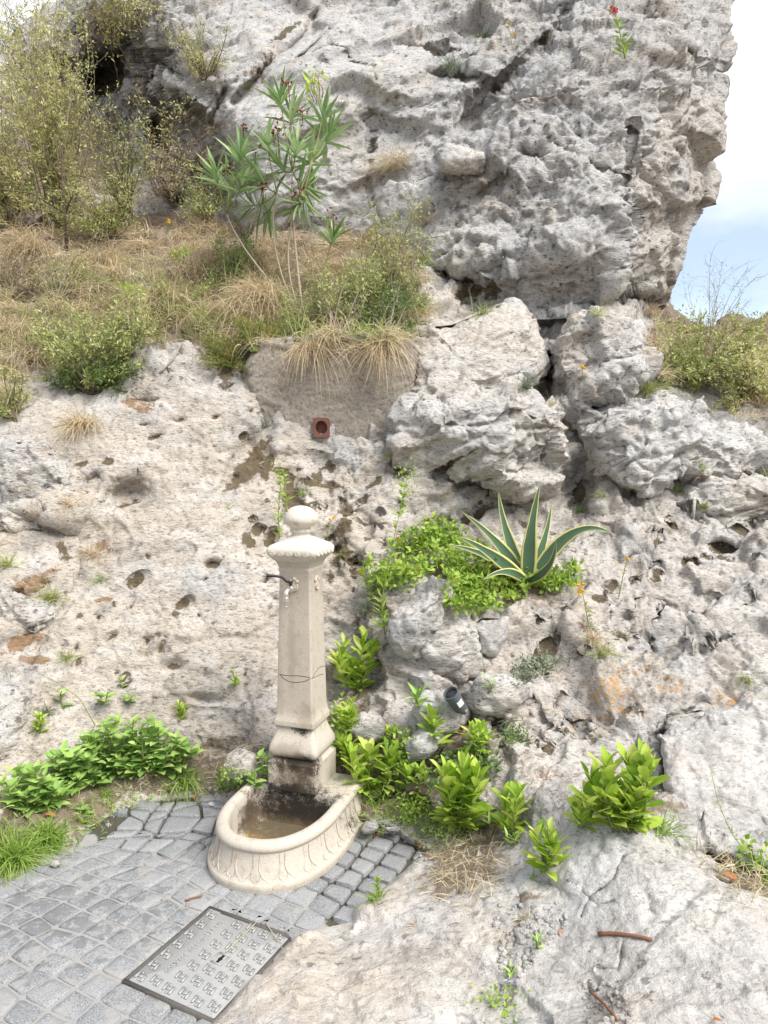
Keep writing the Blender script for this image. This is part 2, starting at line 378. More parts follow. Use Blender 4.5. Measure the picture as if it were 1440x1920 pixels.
def dent(px, py, lst):
    """lst rows: x, y, rx, ry, angle deg, depth(m, + = inwards), power"""
    out = np.zeros(px.shape)
    for x, y, rx, ry, an, d, pw in lst:
        a = math.radians(an); dx, dy = px - x, py - y
        u = (dx * math.cos(a) + dy * math.sin(a)) / rx; v = (-dx * math.sin(a) + dy * math.cos(a)) / ry
        m = (np.abs(u) < 2.2) & (np.abs(v) < 2.2)
        out[m] += d * np.exp(-((u[m] ** 2 + v[m] ** 2) ** pw))
    return out
def path_dent(px, py, paths):
    """grooves along polylines: (points, width px, depth)"""
    out = np.zeros(px.shape)
    for pts, w, d in paths:
        best = np.full(px.shape, 1e9)
        x0, x1 = min(p[0] for p in pts) - 4 * w, max(p[0] for p in pts) + 4 * w
        y0, y1 = min(p[1] for p in pts) - 4 * w, max(p[1] for p in pts) + 4 * w
        m = (px > x0) & (px < x1) & (py > y0) & (py < y1)
        qx, qy = px[m], py[m]; b = np.full(qx.shape, 1e9)
        for (ax, ay), (bx_, by) in zip(pts[:-1], pts[1:]):
            ex, ey = bx_ - ax, by - ay; tt = np.clip(((qx - ax) * ex + (qy - ay) * ey) / (ex * ex + ey * ey), 0, 1)
            b = np.minimum(b, np.hypot(qx - ax - tt * ex, qy - ay - tt * ey))
        best[m] = b
        out += d * np.exp(-(best / w) ** 2)
    return out
def brush(px, py, wob, lst):
    out = np.zeros(px.shape)
    for x, y, rx, ry, an, s in lst:
        a = math.radians(an); dx, dy = px - x, py - y
        u = (dx * math.cos(a) + dy * math.sin(a)) / rx; v = (-dx * math.sin(a) + dy * math.cos(a)) / ry
        m = (np.abs(u) < 2) & (np.abs(v) < 2)
        out[m] = np.maximum(out[m], s * np.clip(1.35 - np.sqrt(u[m] ** 2 + v[m] ** 2) + 0.45 * wob[m], 0, 1))
    return out
def normals_of(Pg):
    du = np.gradient(Pg, axis=1); dv = np.gradient(Pg, axis=0)
    n = np.cross(dv, du); n /= np.linalg.norm(n, axis=-1, keepdims=True) + 1e-12
    view = Pg - np.array((0, 0, CAM_Z)); flip = (n * view).sum(-1) > 0
    n[flip] *= -1
    return n
def rock_disp(p, seed, big=1.0, mid=1.0, fine=1.0, pit=1.0):
    """displacement in metres for world points p: blocks, ledges, roughness and solution pits"""
    R = np.array([[0.86, 0.12, 0.50], [-0.17, 0.98, 0.06], [-0.48, -0.14, 0.87]])
    q = (p @ R.T) * np.array((1.0, 1.0, 1.45)); wv = np.stack([perlin(p * 3.1, seed + 40 + k) for k in range(3)], 1)
    q = q + 0.07 * wv
    f1, e1, _ = facets(q * 1.45, seed, 1.0); f2, e2, _ = facets(q * 3.9 + 3.7, seed + 1, 1.1, 0.08); f3, e3, _ = facets(q * 10.5 + 9.1, seed + 2, 1.2, 0.14)
    d = big * (0.115 * f1 + 0.07 * fbm(p * 0.8, 3, seed + 3))
    d = d + mid * (0.046 * f2 + 0.018 * f3 + 0.012 * ridged(q * 3.0, 3, seed + 9))
    d = d - mid * (0.024 * np.exp(-(e1 / 0.03) ** 2) + 0.012 * np.exp(-(e2 / 0.045) ** 2))
    d = d + fine * (0.0085 * ridged(q * 15.0, 3, seed + 20, 2.2, 0.7))
    d = d - fine * 0.011 * sstep(0.12, 0.42, perlin(p * 34.0, seed + 51)) * sstep(-0.15, 0.2, perlin(p * 5.0, seed + 52))
    _, _, k1 = facets(q * 13.0 + 0.35 * np.stack([perlin(p * 9.0, seed + 60 + k) for k in range(3)], 1), seed + 63); _, _, k2 = facets(p * 31.0, seed + 64)
    d = d + fine * (0.026 * (k1 - 0.45) + 0.011 * (k2 - 0.45))                     # sharp crests between solution pits
    pm = sstep(-0.05, 0.35, perlin(p * 2.9, seed + 30))
    _, _, c1 = facets(p * 21.0, seed + 31)
    d = d - pit * 0.016 * pm * sstep(0.42, 0.15, c1)
    return d

# ---- lower slope
cols = np.unique(np.r_[np.arange(-700, -50, 16.0), np.arange(-50, 1492, 2.7), np.arange(1492, 2150, 16.0)])
tt_ = np.r_[np.linspace(0, 1, 545), 1 + np.arange(1, 30) * 0.011]
top_line = np.interp(cols, [-700, 1180, 1240, 1300, 1440, 2150], [400, 400, 560, 612, 606, 600])
top_line = top_line + 10 * np.sin(cols * 0.021) + 6 * np.sin(cols * 0.067 + 1)
PX, TT = np.meshgrid(cols, tt_)
PY = top_line[None, :] + (1965 - top_line[None, :]) * TT
D = depth_low(PX, PY)
# rows that run on behind the crest
kb = np.arange(10, 0, -1)[:, None]
PXb = np.repeat(cols[None], 10, 0); PYb = top_line[None, :] + kb * 2.0; Db = D[:1] + kb * 0.35
PX = np.vstack((PXb, PX)); PY = np.vstack((PYb, PY)); D = np.vstack((Db, D)); TT = np.vstack((np.zeros_like(PXb), TT))
D = D + dent(PX, PY, [
    (240, 928, 42, 30, -20, .16, 2.0), (60, 985, 70, 16, 15, .14, 1.6), (20, 1010, 60, 40, 20, .08, 1.5), (165, 905, 30, 14, -35, .10, 1.5),
    (125, 945, 70, 40, -15, -.07, 2.0), (400, 1060, 20, 11, -10, .05, 1.5), (345, 1132, 20, 8, -35, .035, 1.5), (325, 1250, 22, 14, 0, .045, 1.5),
    (385, 1310, 34, 9, 5, .07, 1.5), (390, 1345, 70, 22, 10, .03, 1.5), (302, 1215, 9, 18, 20, .03, 1.5), (120, 1035, 40, 26, 60, .05, 1.5), (185, 1030, 40, 38, 0, .05, 1.5),
    (50, 1210, 70, 30, -25, .05, 1.5), (515, 1125, 12, 10, 0, .05, 1.5), (470, 850, 26, 60, 38, .09, 1.5), (500, 800, 16, 60, 0, .06, 1.5), (440, 905, 45, 12, -35, .04, 1.5),
    (610, 875, 22, 16, 20, .06, 1.5), (545, 930, 20, 60, 0, .08, 1.5), (650, 960, 45, 30, 30, .05, 1.5), (700, 990, 26, 14, 0, .04, 1.5), (580, 860, 70, 14, 5, .05, 1.5),
    (1085, 930, 34, 60, 10, .30, 1.8), (1010, 930, 60, 26, 0, .10, 1.5), (1130, 1010, 40, 40, 0, .12, 1.6), (1200, 1140, 50, 14, -5, .05, 1.5), (1060, 1150, 26, 12, 0, .03, 1.5),
    (760, 880, 30, 30, 0, .10, 1.5), (1180, 1050, 40, 14, -15, .06, 1.5), (1350, 1130, 60, 14, 20, .05, 1.5), (1260, 1150, 60, 22, 8, .05, 1.5), (1390, 1040, 50, 16, 25, .05, 1.5),
    (900, 1500, 60, 120, 10, .03, 1.5), (1130, 1165, 26, 50, 0, .03, 1.5), (1300, 1180, 90, 40, -10, -.05, 1.6), (1020, 1240, 60, 30, 10, -.04, 1.6), (935, 1300, 34, 50, 0, -.05, 1.8),
    (1170, 1585, 60, 26, 30, -.03, 2.0), (1040, 1680, 44, 30, 20, .05, 1.8), (960, 1690, 30, 40, -10, .03, 1.6), (1390, 1650, 80, 32, 20, .05, 1.8), (965, 1800, 46, 60, 20, .02, 1.6), (1110, 1880, 50, 40, 40, .02, 1.6),
])
# small hollows, soil and painted shade in their colour, scattered over the rock, thickest in the cracks
_r5 = np.random.default_rng(555); HOLES = []
for x0, y0, x1, y1, n_ in ((480, 850, 780, 1110, 46), (-20, 880, 260, 1290, 34), (260, 900, 500, 1330, 18), (1090, 930, 1440, 1240, 60), (800, 860, 1000, 990, 14), (230, 680, 470, 860, 14), (950, 1140, 1150, 1260, 14), (640, 1050, 760, 1300, 12), (900, 1290, 1240, 1400, 14)):
    for k in range(n_):
        sz = 3.2 + 9.5 * _r5.random() ** 2.8; HOLES.append((_r5.uniform(x0, x1), _r5.uniform(y0, y1), sz * _r5.uniform(1.0, 2.2), sz * _r5.uniform(.55, .9), _r5.normal(-25, 22), _r5.uniform(.75, 1.1)))
D = D + dent(PX, PY, [(x, y, rx, ry, an, .010 + .0028 * ry, 1.6) for x, y, rx, ry, an, s in HOLES])
D = D + path_dent(PX, PY, [
    ([(560, 705), (565, 760)], 3, .02), ([(1240, 1380), (1262, 1500), (1270, 1590), (1330, 1605), (1440, 1640)], 9, .12),
    ([(1080, 1660), (1120, 1700), (1150, 1690)], 3, .015), ([(1172, 1600), (1150, 1650), (1110, 1680), (1090, 1720)], 3, .02), ([(1170, 1770), (1160, 1820), (1120, 1815)], 4, .02), ([(940, 1330), (930, 1380), (950, 1420)], 5, .04),
    ([(1330, 1320), (1250, 1350), (1240, 1400)], 5, .05), ([(960, 1640), (985, 1700), (960, 1790), (940, 1920)], 8, .012), ([(0, 990), (60, 985), (85, 960)], 7, .08),
    ([(190, 900), (150, 1000), (150, 1100), (100, 1170), (40, 1290)], 6, .03), ([(1060, 1390), (1010, 1330), (985, 1290)], 4, .03), ([(820, 1650), (700, 1720), (600, 1790)], 4, .01),
])
flat_pave = sstep(-4, 22, poly_dist(PX, PY, PAVE))
Pg = P(PX, PY, D)
N = normals_of(Pg); sh = Pg.shape
pf = Pg.reshape(-1, 3)
fg = sstep(1480, 1640, PY) * sstep(380, 500, PX)                       # smoother rock underfoot
left = sstep(640, 560, PX) * sstep(680, 760, PY)                       # pale pitted face
kbig = 1.0 - 0.75 * fg - 0.62 * left; kmid = 1.0 - 0.70 * fg - 0.72 * left; kfine = 1.0 - 0.62 * fg - 0.45 * left
sub = {}
dd = rock_disp(pf, 11, kbig.ravel(), kmid.ravel(), kfine.ravel(), (1.0 - 0.8 * fg - 0.1 * left).ravel()).reshape(sh[:2])
Pg = Pg + N * (dd * (1 - flat_pave))[..., None]
gz = P(PX, PY, Gd(PX, np.maximum(PY, 1150.0), -0.07))
Pg = Pg * (1 - flat_pave[..., None]) + gz * flat_pave[..., None]
wob = fbm(pf * 3.5, 3, 77).reshape(sh[:2])
A = {}
A['smooth'] = np.clip(fg * (0.9 - 0.5 * wob), 0, 1)
A['warm'] = np.clip(0.35 + 0.5 * left + 0.45 * sstep(760, 640, PX) * sstep(820, 900, PY) + 0.35 * sstep(880, 1000, PY) * sstep(1300, 900, PX) - 0.6 * fg - 0.25 * sstep(1150, 1300, PX) + 0.5 * wob, 0, 1)
A['moss'] = 1.2 * brush(PX, PY, wob, [(560, 945, 40, 16, 20, .8), (600, 905, 60, 10, 8, .7), (680, 935, 26, 12, -30, .8), (530, 880, 30, 10, 10, .7), (640, 1000, 30, 14, -20, .7), (500, 870, 16, 30, 20, .8), (760, 870, 24, 16, 0, .8), (620, 1080, 14, 30, 0, .6), (240, 950, 34, 16, -20, .7), (400, 1060, 17, 9, -10, 1), (345, 1130, 18, 7, -35, .9), (325, 1250, 20, 11, 0, .9), (302, 1215, 7, 16, 20, .8), (470, 865, 20, 62, 38, .9), (440, 905, 30, 9, -35, .7),
    (545, 930, 16, 60, 0, .8), (612, 875, 15, 11, 0, .9), (655, 960, 30, 22, 30, .8), (465, 1010, 14, 22, -20, .9), (515, 1125, 10, 9, 0, 0), (700, 905, 30, 8, -30, .7), (1200, 1142, 48, 9, -5, .9), (1120, 1130, 20, 10, 0, .8), (425, 710, 26, 40, 0, .8), (500, 745, 8, 26, 0, .8),
    (590, 1040, 20, 34, 0, .6), (640, 1040, 30, 50, 10, .5), (150, 870, 20, 10, 0, .6), (120, 1040, 26, 18, 60, .6), (1085, 925, 18, 40, 10, .6), (890, 545, 40, 14, 0, .8), (690, 1010, 12, 8, 0, .6), (330, 1150, 12, 8, 0, .8), (150, 1150, 12, 10, 0, .6), (1240, 700, 50, 40, 0, .5), (205, 870, 14, 8, 0, .8), (1160, 1200, 26, 14, 0, .6)])
A['moss'] = np.maximum(A['moss'], brush(PX, PY, 2.4 * fbm(pf * 19.0, 2, 79).reshape(sh[:2]), [(x, y, rx * .8, ry * .8, an, s) for x, y, rx, ry, an, s in HOLES]))  # hollows: the brown carries soil and their painted shade
A['rust'] = brush(PX, PY, wob, [(45, 1205, 60, 22, -25, .9), (70, 1240, 34, 12, -5, .9), (185, 1120, 34, 9, -4, .9), (60, 1100, 60, 20, -25, .8), (260, 765, 40, 12, 10, .7), (20, 1120, 30, 10, 0, .8), (190, 1030, 34, 30, 0, .6), (1090, 1190, 50, 20, 0, .45), (1010, 1260, 30, 12, 0, .6), (1140, 1250, 40, 10, 0, .5)])
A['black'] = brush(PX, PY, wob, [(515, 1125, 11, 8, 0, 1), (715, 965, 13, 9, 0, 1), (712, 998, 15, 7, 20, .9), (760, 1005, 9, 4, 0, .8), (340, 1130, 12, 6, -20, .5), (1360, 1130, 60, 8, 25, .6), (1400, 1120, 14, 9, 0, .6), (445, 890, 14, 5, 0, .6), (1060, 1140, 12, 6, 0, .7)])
A['lich'] = 0.9 * brush(PX, PY, wob, [(1150, 1300, 80, 45, 10, 1), (1110, 1340, 60, 30, 0, .9), (1260, 1290, 60, 30, 0, .9), (1360, 1320, 40, 26, 20, .9), (1180, 1270, 140, 26, 4, .8), (1090, 1310, 120, 30, 0, .75), (1010, 1150, 30, 20, 0, .5), (1400, 1330, 26, 10, 0, 1), (1050, 1360, 50, 20, 0, .6), (1200, 1340, 60, 26, 0, .7), (990, 1330, 30, 12, 0, .5), (420, 1170, 6, 5, 0, .8)])
Z = Pg[..., 2]
A['dirt'] = np.maximum(brush(PX, PY, wob, [(870, 1640, 90, 45, -20, 1), (820, 1600, 60, 30, 10, 1), (1000, 1700, 50, 20, 20, .55), (1400, 1655, 90, 28, 25, .95), (660, 1480, 80, 90, 0, 1), (760, 1500, 90, 70, 0, 1), (820, 1420, 80, 60, 0, .9), (720, 1400, 60, 50, 0, .8),
    (900, 1560, 90, 46, 0, 1), (1180, 1540, 110, 30, 0, .9), (960, 1770, 40, 50, 15, .45), (1120, 1880, 40, 40, 40, .45), (420, 1450, 70, 40, 0, 1), (300, 1440, 140, 50, 0, 1), (120, 1500, 140, 70, -20, 1), (170, 1570, 60, 40, -30, .7), (20, 1590, 90, 60, -20, 1), (-200, 1600, 200, 140, 0, 1), (870, 1090, 90, 40, 10, 1), (960, 1120, 90, 30, 0, .9), (720, 1140, 40, 60, 0, .6), (400, 1400, 70, 30, 0, .6), (660, 1320, 40, 50, 0, .7)]),
    0.95 * sstep(700, 640, PY + 40 * wob) * sstep(800, 760, PX) + 0.8 * sstep(1180, 1240, PX) * sstep(720, 660, PY + 60 * wob) * (PY < 800))
Q = grid_faces(*sh[:2])
keep = (Pg.reshape(-1, 3)[:, 2][Q] > -0.062).any(1)
me = mesh_np('hillside', Pg.reshape(-1, 3), Q[keep], None, {k: v.ravel() for k, v in A.items()})
hill = link('hillside', me, M['rock'], kind='structure', label='pale pitted limestone slope rising behind the fountain')

# ---- upper cliff
SIL = np.array([(-400, 1390), (0, 1372), (49, 1366), (102, 1367), (117, 1361), (131, 1345), (160, 1351), (194, 1340), (243, 1334), (301, 1335), (350, 1337), (389, 1320), (413, 1300), (462, 1272), (486, 1264), (525, 1258), (574, 1249), (640, 1246)], float)
SILL = np.array([(-400, 330), (0, 120), (90, 0), (150, -200), (300, -500), (640, -500)], float)
ctrl_up = [(460, 200, 6.9), (450, 330, 6.75), (460, 430, 6.9), (600, 300, 6.55), (600, 420, 6.6), (600, 520, 6.7), (560, 130, 6.9), (700, 120, 6.85), (750, 400, 6.3), (750, 280, 6.5), (760, 520, 6.2), (900, 300, 6.1), (900, 420, 5.95), (900, 520, 5.85), (900, 150, 6.5),
    (1050, 200, 6.0), (1050, 330, 5.8), (1050, 450, 5.62), (1100, 540, 5.6), (1150, 300, 5.75), (1185, 250, 5.8), (1165, 420, 5.6), (1150, 540, 5.62), (1200, 430, 5.95), (1185, 540, 6.1), (1260, 300, 6.05), (1240, 500, 6.25), (1330, 300, 6.6), (1330, 150, 6.5), (1250, 150, 6.1), (1250, 60, 6.3),
    (600, 0, 7.6), (800, 0, 7.2), (900, 60, 6.9), (1050, 60, 6.5), (1200, 0, 6.5), (1370, 0, 7.0), (300, 60, 7.9), (400, 100, 7.3), (250, 200, 9.2), (200, 130, 9.6), (330, 300, 8.3), (380, 330, 8.0), (350, 160, 7.3), (300, 400, 7.7), (150, 40, 9.0), (0, 150, 9.0), (0, 300, 8.0), (150, 350, 7.9), (150, 450, 7.3), (0, 500, 7.2), (400, 500, 7.0),
    (-400, 300, 8.5), (300, -350, 10), (800, -350, 9.2), (1390, -350, 8.6), (600, 640, 6.7), (900, 640, 5.9), (1200, 640, 6.2), (100, 640, 7.2), (-400, 640, 7.6)]
depth_up = tps(ctrl_up)
rows = np.r_[np.arange(-380, -20, 20.0), np.arange(-20, 600, 2.7)]
s_ = np.r_[np.linspace(0, .93, 520), np.linspace(.93, 1, 72)[1:]]
nw = 16
sl = np.interp(rows, SILL[:, 0], SILL[:, 1]); sr = np.interp(rows, SIL[:, 0], SIL[:, 1])
PX = sl[:, None] + (sr - sl)[:, None] * s_[None]; PY = np.repeat(rows[:, None], len(s_), 1)
D = depth_up(PX, PY)
edge = sr[:, None] - PX; D = D + 0.30 * np.exp(-edge / 30.0)        # rounded towards the sky edge
edl = PX - sl[:, None]; D = D + 0.8 * np.exp(-edl / 25.0)
kw = np.arange(1, nw + 1)
PXr = sr[:, None] - 2.0 - 3.5 * kw[None]; PYr = np.repeat(rows[:, None], nw, 1); Dr = D[:, -1:] + 0.22 * kw[None]
PXl = sl[:, None] + 3.5 * kw[::-1][None]; Dl = D[:, :1] + 0.4 * kw[::-1][None]
PX = np.hstack((PXl, PX, PXr)); PY = np.hstack((PYr, PY, PYr)); D = np.hstack((Dl, D, Dr))
D = D + dent(PX, PY, [(215, 120, 46, 60, 20, .9, 1.8), (280, 230, 60, 30, 40, .4, 1.6), (330, 260, 90, 34, 50, .35, 1.8), (400, 330, 60, 26, 10, .5, 1.8), (330, 175, 70, 22, 35, -.25, 1.6), (450, 260, 60, 90, 10, -.12, 1.6),
    (900, 205, 34, 40, 60, .22, 1.6), (820, 100, 60, 12, 8, .14, 1.5), (940, 150, 70, 10, -35, .16, 1.5), (1000, 300, 24, 20, 0, .12, 1.5), (880, 560, 60, 20, 0, .10, 1.5), (870, 400, 60, 14, -50, .10, 1.5), (930, 350, 40, 14, -40, .08, 1.5),
    (1180, 565, 60, 20, 0, .55, 2.0), (1080, 560, 60, 26, 0, .1, 1.5), (850, 510, 90, 7, -10, .14, 1.5), (700, 345, 60, 14, -20, .10, 1.5), (520, 470, 50, 50, 0, .18, 1.5), (620, 200, 160, 40, -20, -.14, 1.8), (760, 160, 90, 30, 10, -.12, 1.8), (640, 130, 120, 30, 0, -.1, 1.8),
    (1040, 140, 90, 50, -20, -.18, 1.8), (1050, 470, 120, 40, -8, -.14, 1.8), (860, 460, 70, 40, -10, -.12, 1.8), (860, 300, 26, 18, 0, -.12, 2.0), (1260, 130, 80, 50, 0, -.12, 1.8), (600, 120, 14, 8, 40, .06, 1.5), (1110, 60, 60, 40, 0, -.1, 1.6)])
D = D + path_dent(PX, PY, [([(440, 190), (500, 130), (580, 60), (600, 0)], 8, .18), ([(560, 105), (620, 95), (700, 130), (705, 150)], 3, .05), ([(800, 140), (900, 145), (930, 165)], 7, .14), ([(880, 225), (960, 130), (1040, 60), (1060, 20)], 9, .18),
    ([(1190, 240), (1175, 330), (1162, 420), (1150, 560)], 7, .10), ([(830, 540), (900, 520), (1000, 430)], 4, .06), ([(420, 170), (400, 230), (430, 330), (520, 400)], 9, .16), ([(700, 230), (690, 350), (720, 420)], 4, .06), ([(620, 60), (560, 110)], 5, .1), ([(1000, 240), (1080, 300), (1170, 330)], 5, .05), ([(1220, 40), (1300, 110), (1360, 120)], 5, .06)])
over = sstep(572, 598, PY) * sstep(1120, 1165, PX); D = D + 2.2 * over
Pg = P(PX, PY, D); N = normals_of(Pg); sh = Pg.shape; pf = Pg.reshape(-1, 3)
ek = 0.40 + 0.60 * (1 - np.exp(-np.abs(sr[:, None] - PX) / 45.0))
smo = sstep(380, 440, PX) * sstep(860, 760, PX) * sstep(-40, 60, PY)                                   # smoother slabs left of centre
Pg = Pg + N * rock_disp(pf, 23, (1.1 - 0.35 * smo).ravel(), ((1.2 - 0.65 * smo) * ek).ravel(), ((1.25 - 0.75 * smo) * ek).ravel(), ((1.3 - 0.8 * smo) * ek).ravel()).reshape(sh[:2])[..., None]
wob = fbm(pf * 3.0, 3, 78).reshape(sh[:2])
A = {'smooth': 0.45 * smo, 'warm': np.clip(0.15 + 0.7 * sstep(1150, 1230, PX) * sstep(120, 260, PY) + 0.5 * wob, 0, 1),
     'moss': brush(PX, PY, wob, [(1000, 300, 18, 14, 0, .8), (880, 545, 40, 16, 0, .9), (920, 545, 20, 30, 0, .8), (860, 425, 26, 14, 0, .6), (540, 60, 40, 8, -40, .8), (280, 250, 70, 40, 45, .6), (1030, 70, 40, 9, -35, .8), (820, 105, 18, 9, 0, .8), (1180, 575, 50, 10, 0, .7), (870, 220, 20, 14, 0, .4), (840, 285, 60, 6, -8, .6), (500, 120, 60, 14, -40, .5)]),
     'rust': brush(PX, PY, wob, [(815, 108, 20, 6, 10, .8), (1215, 578, 40, 8, 0, .9), (200, 40, 30, 30, 0, .6), (620, 400, 60, 20, 0, .3)]),
     'black': np.zeros(PX.shape), 'lich': np.zeros(PX.shape),
     'dirt': brush(PX, PY, wob, [(300, 260, 90, 60, 45, .45), (390, 350, 60, 20, 10, .7), (480, 140, 60, 20, -30, .6), (100, 300, 200, 200, 0, .8), (400, 470, 160, 60, 0, .8)])}
me = mesh_np('cliff', Pg.reshape(-1, 3), grid_faces(*sh[:2]), None, {k: v.ravel() for k, v in A.items()})
cliff = link('cliff', me, M['cliff'], kind='structure', label='rugged grey limestone cliff overhanging towards the sky')

# ------------------------------------------------------------------ boulders
def resample(poly, n):
    p = np.array(poly + poly[:1], float); s = np.r_[0, np.cumsum(np.hypot(*np.diff(p, axis=0).T))]
    u = np.linspace(0, s[-1], n, endpoint=False)
    return np.column_stack((np.interp(u, s, p[:, 0]), np.interp(u, s, p[:, 1])))
def boulder(name, label, outline, Y, front, back, seed, cat='boulder', mat='boulder', tilt=(0, 0), boxy=4.2, chops=6, rough=1.0, fine=1.0, nphi=None, group=None, kind=None, lift=0.0):
    n = max(40, int(sum(math.hypot(a[0] - b[0], a[1] - b[1]) for a, b in zip(outline, outline[1:] + outline[:1])) / 3.2)); n = min(n, 420)
    o = resample(outline, n); c = o.mean(0); o = c + (o - c) * 1.05; ext = max(np.ptp(o[:, 0]), np.ptp(o[:, 1]))
    K = int(min(150, max(18, ext / 2.4))); rng = np.random.default_rng(seed)
    oc = np.vstack((o, o[:1])); fr_o = np.linspace(0, 1, n + 1)
    def patch(K, sg, amp):
        """square sheet wrapped onto the outline; sg -1 = side facing the path"""
        v_, u_ = np.meshgrid(np.linspace(-1, 1, K), np.linspace(-1, 1, K), indexing='ij'); rho = np.maximum(np.abs(u_), np.abs(v_)); r_ = np.maximum(rho, 1e-9); a_, b_ = u_ / r_, v_ / r_
        fr = np.where(b_ <= -1 + 1e-9, (a_ + 1) / 8, np.where(a_ >= 1 - 1e-9, .25 + (b_ + 1) / 8, np.where(b_ >= 1 - 1e-9, .5 + (1 - a_) / 8, .75 + (1 - b_) / 8)))
        ox = np.interp(fr, fr_o, oc[:, 0]); oy = np.interp(fr, fr_o, oc[:, 1]); rr = np.sin(rho * math.pi / 2) ** .9
        px = c[0] + (ox - c[0]) * rr; py = c[1] + (oy - c[1]) * rr; prof = np.clip(1 - rr ** boxy, 0, 1) ** (1 / boxy * 1.15)
        D = Y + sg * amp * prof
        D = D + 1.3 * (tilt[0] * (px - c[0]) + tilt[1] * (py - c[1])) / ext
        return P(px, py, D)
    ctr = P(c[0], c[1], Y); size = ext / F_PX * Y; chop = []
    for k in range(chops):
        nrm = rng.normal(size=3); nrm[1] = -abs(nrm[1]) * 1.1; nrm /= np.linalg.norm(nrm); chop.append((nrm, 0.84 + 0.11 * rng.random()))
    parts_ = []; lims = []
    for K_, sg, amp in ((K, -1, front), (max(12, K // 2), 1, back)):
        Pg = patch(K_, sg, amp); q = Pg - ctr
        for ci_, (nrm, qt) in enumerate(chop):
            dd_ = q @ nrm
            if sg < 0: lims.append(np.quantile(dd_, qt))
            q = q - np.maximum(0, dd_ - lims[ci_])[..., None] * nrm * 0.85
        Pg = ctr + q; N = normals_of(Pg)
        if sg > 0: N = -N
        sc = min(1.0, size / 0.6)
        dsp = rock_disp(Pg.reshape(-1, 3), seed + 100, 0.75 * rough * sc, 1.1 * rough * min(1, sc * 1.4), 0.60 * fine * min(1, .3 + .7 * sc), 0.8 * fine).reshape(Pg.shape[:2])
        uu = np.abs(np.linspace(-1, 1, K_)); rim = np.maximum(uu[:, None], uu[None, :])
        if sg > 0: dsp = dsp * (1 - rim ** 6)                       # the two halves overlap at the rim
        Pg = Pg + N * dsp[..., None]; parts_.append((Pg.reshape(-1, 3), grid_faces(K_, K_)))
    V = np.vstack([p_ for p_, _ in parts_]); Qf = np.vstack((parts_[0][1], parts_[1][1][:, ::-1] + len(parts_[0][0])))
    V[:, 2] += lift; base = V.mean(0); base[2] = V[:, 2].min()
    me = mesh_np(name, V - base, Qf)
    return link(name, me, M[mat], loc=tuple(base), label=label, cat=cat if not kind else None, group=group, kind=kind)
t = NT('render_wall')
n3 = t.noise(48, 5, .65); n2 = t.noise(5, 5, .6)
c = t.mix(n2, (.22, .195, .165), (.37, .33, .28)); c = t.mix(t.ramp(n3, .5, .3, 0, .8), c, (.13, .11, .09)); c = t.mix(t.ramp(n3, .56, .7, 0, .6), c, (.46, .42, .36))
M['wall'] = t.done(c, .95, t.bump(t.math('ADD', n3, t.math('MULTIPLY', n2, 1.5)), .8, .014), .2)
M['ledge'] = rock_material('ledge_limestone', warm=(0.50, 0.455, 0.40), grey=(0.47, 0.46, 0.445), pits=0.75, attrs=False, rough_amp=1.0)
boulder('boulder', 'large rounded grey boulder jutting out left of the agave crevice', [(752, 800), (775, 755), (830, 770), (868, 748), (905, 742), (972, 726), (1010, 745), (1050, 772), (1108, 800), (1088, 842), (1062, 870), (1035, 905), (985, 922), (930, 912), (890, 882), (840, 862), (800, 885), (775, 850)], 4.55, .50, .6, 41, tilt=(-.05, .18), rough=1.0, chops=9)
boulder('boulder', 'flat pale grey rock slab leaning on top of the large boulder', [(772, 640), (788, 618), (850, 612), (905, 590), (960, 565), (1010, 590), (1040, 640), (1030, 690), (1000, 700), (972, 728), (905, 745), (868, 752), (830, 780), (784, 768), (776, 700)], 4.95, .42, .6, 2, tilt=(.1, -.35), rough=.55)
boulder('boulder', 'knobbly grey boulder below the cliff overhang with small orange flowers on it', [(1030, 660), (1060, 620), (1085, 590), (1130, 570), (1175, 580), (1200, 620), (1222, 680), (1200, 700), (1170, 735), (1150, 790), (1100, 780), (1060, 745), (1035, 715)], 5.15, .5, .6, 3, tilt=(.05, .1), rough=1.1, chops=9)
boulder('boulder', 'broad weathered boulder with black lichen right of the agave crevice', [(1086, 840), (1120, 812), (1140, 785), (1180, 765), (1250, 770), (1310, 757), (1330, 790), (1390, 812), (1432, 850), (1437, 880), (1400, 890), (1330, 905), (1260, 928), (1200, 922), (1150, 895), (1100, 870)], 4.72, .48, .7, 4, tilt=(.1, -.3), rough=1.0, chops=9)
boulder('boulder', 'grey rock wedged between the two large boulders', [(1040, 760), (1075, 745), (1130, 770), (1180, 760), (1160, 800), (1115, 822), (1075, 800)], 4.95, .25, .4, 5)
boulder('boulder', 'grey rock shelf at the right edge under the broad boulder', [(1250, 915), (1330, 900), (1440, 900), (1560, 930), (1560, 1000), (1420, 985), (1340, 968), (1262, 948)], 4.5, .3, .5, 6, tilt=(0, -.2))
boulder('boulder', 'tall rounded stone left of the spotlight under the agave bed', [(738, 1180), (762, 1140), (790, 1112), (830, 1105), (832, 1145), (822, 1175), (800, 1205), (775, 1250), (752, 1252), (740, 1225)], 3.55, .26, .2, 7, rough=.7)
boulder('boulder', 'wide grey stone above the spotlight', [(786, 1195), (822, 1175), (860, 1172), (884, 1178), (900, 1210), (912, 1248), (900, 1265), (862, 1278), (820, 1265), (788, 1240)], 3.5, .24, .25, 8, rough=.8)
boulder('boulder', 'bluish grey wedge stone set below the agave bed', [(884, 1175), (905, 1160), (950, 1162), (948, 1195), (930, 1225), (915, 1246), (902, 1220)], 3.48, .16, .2, 9, mat='slab', rough=.5)
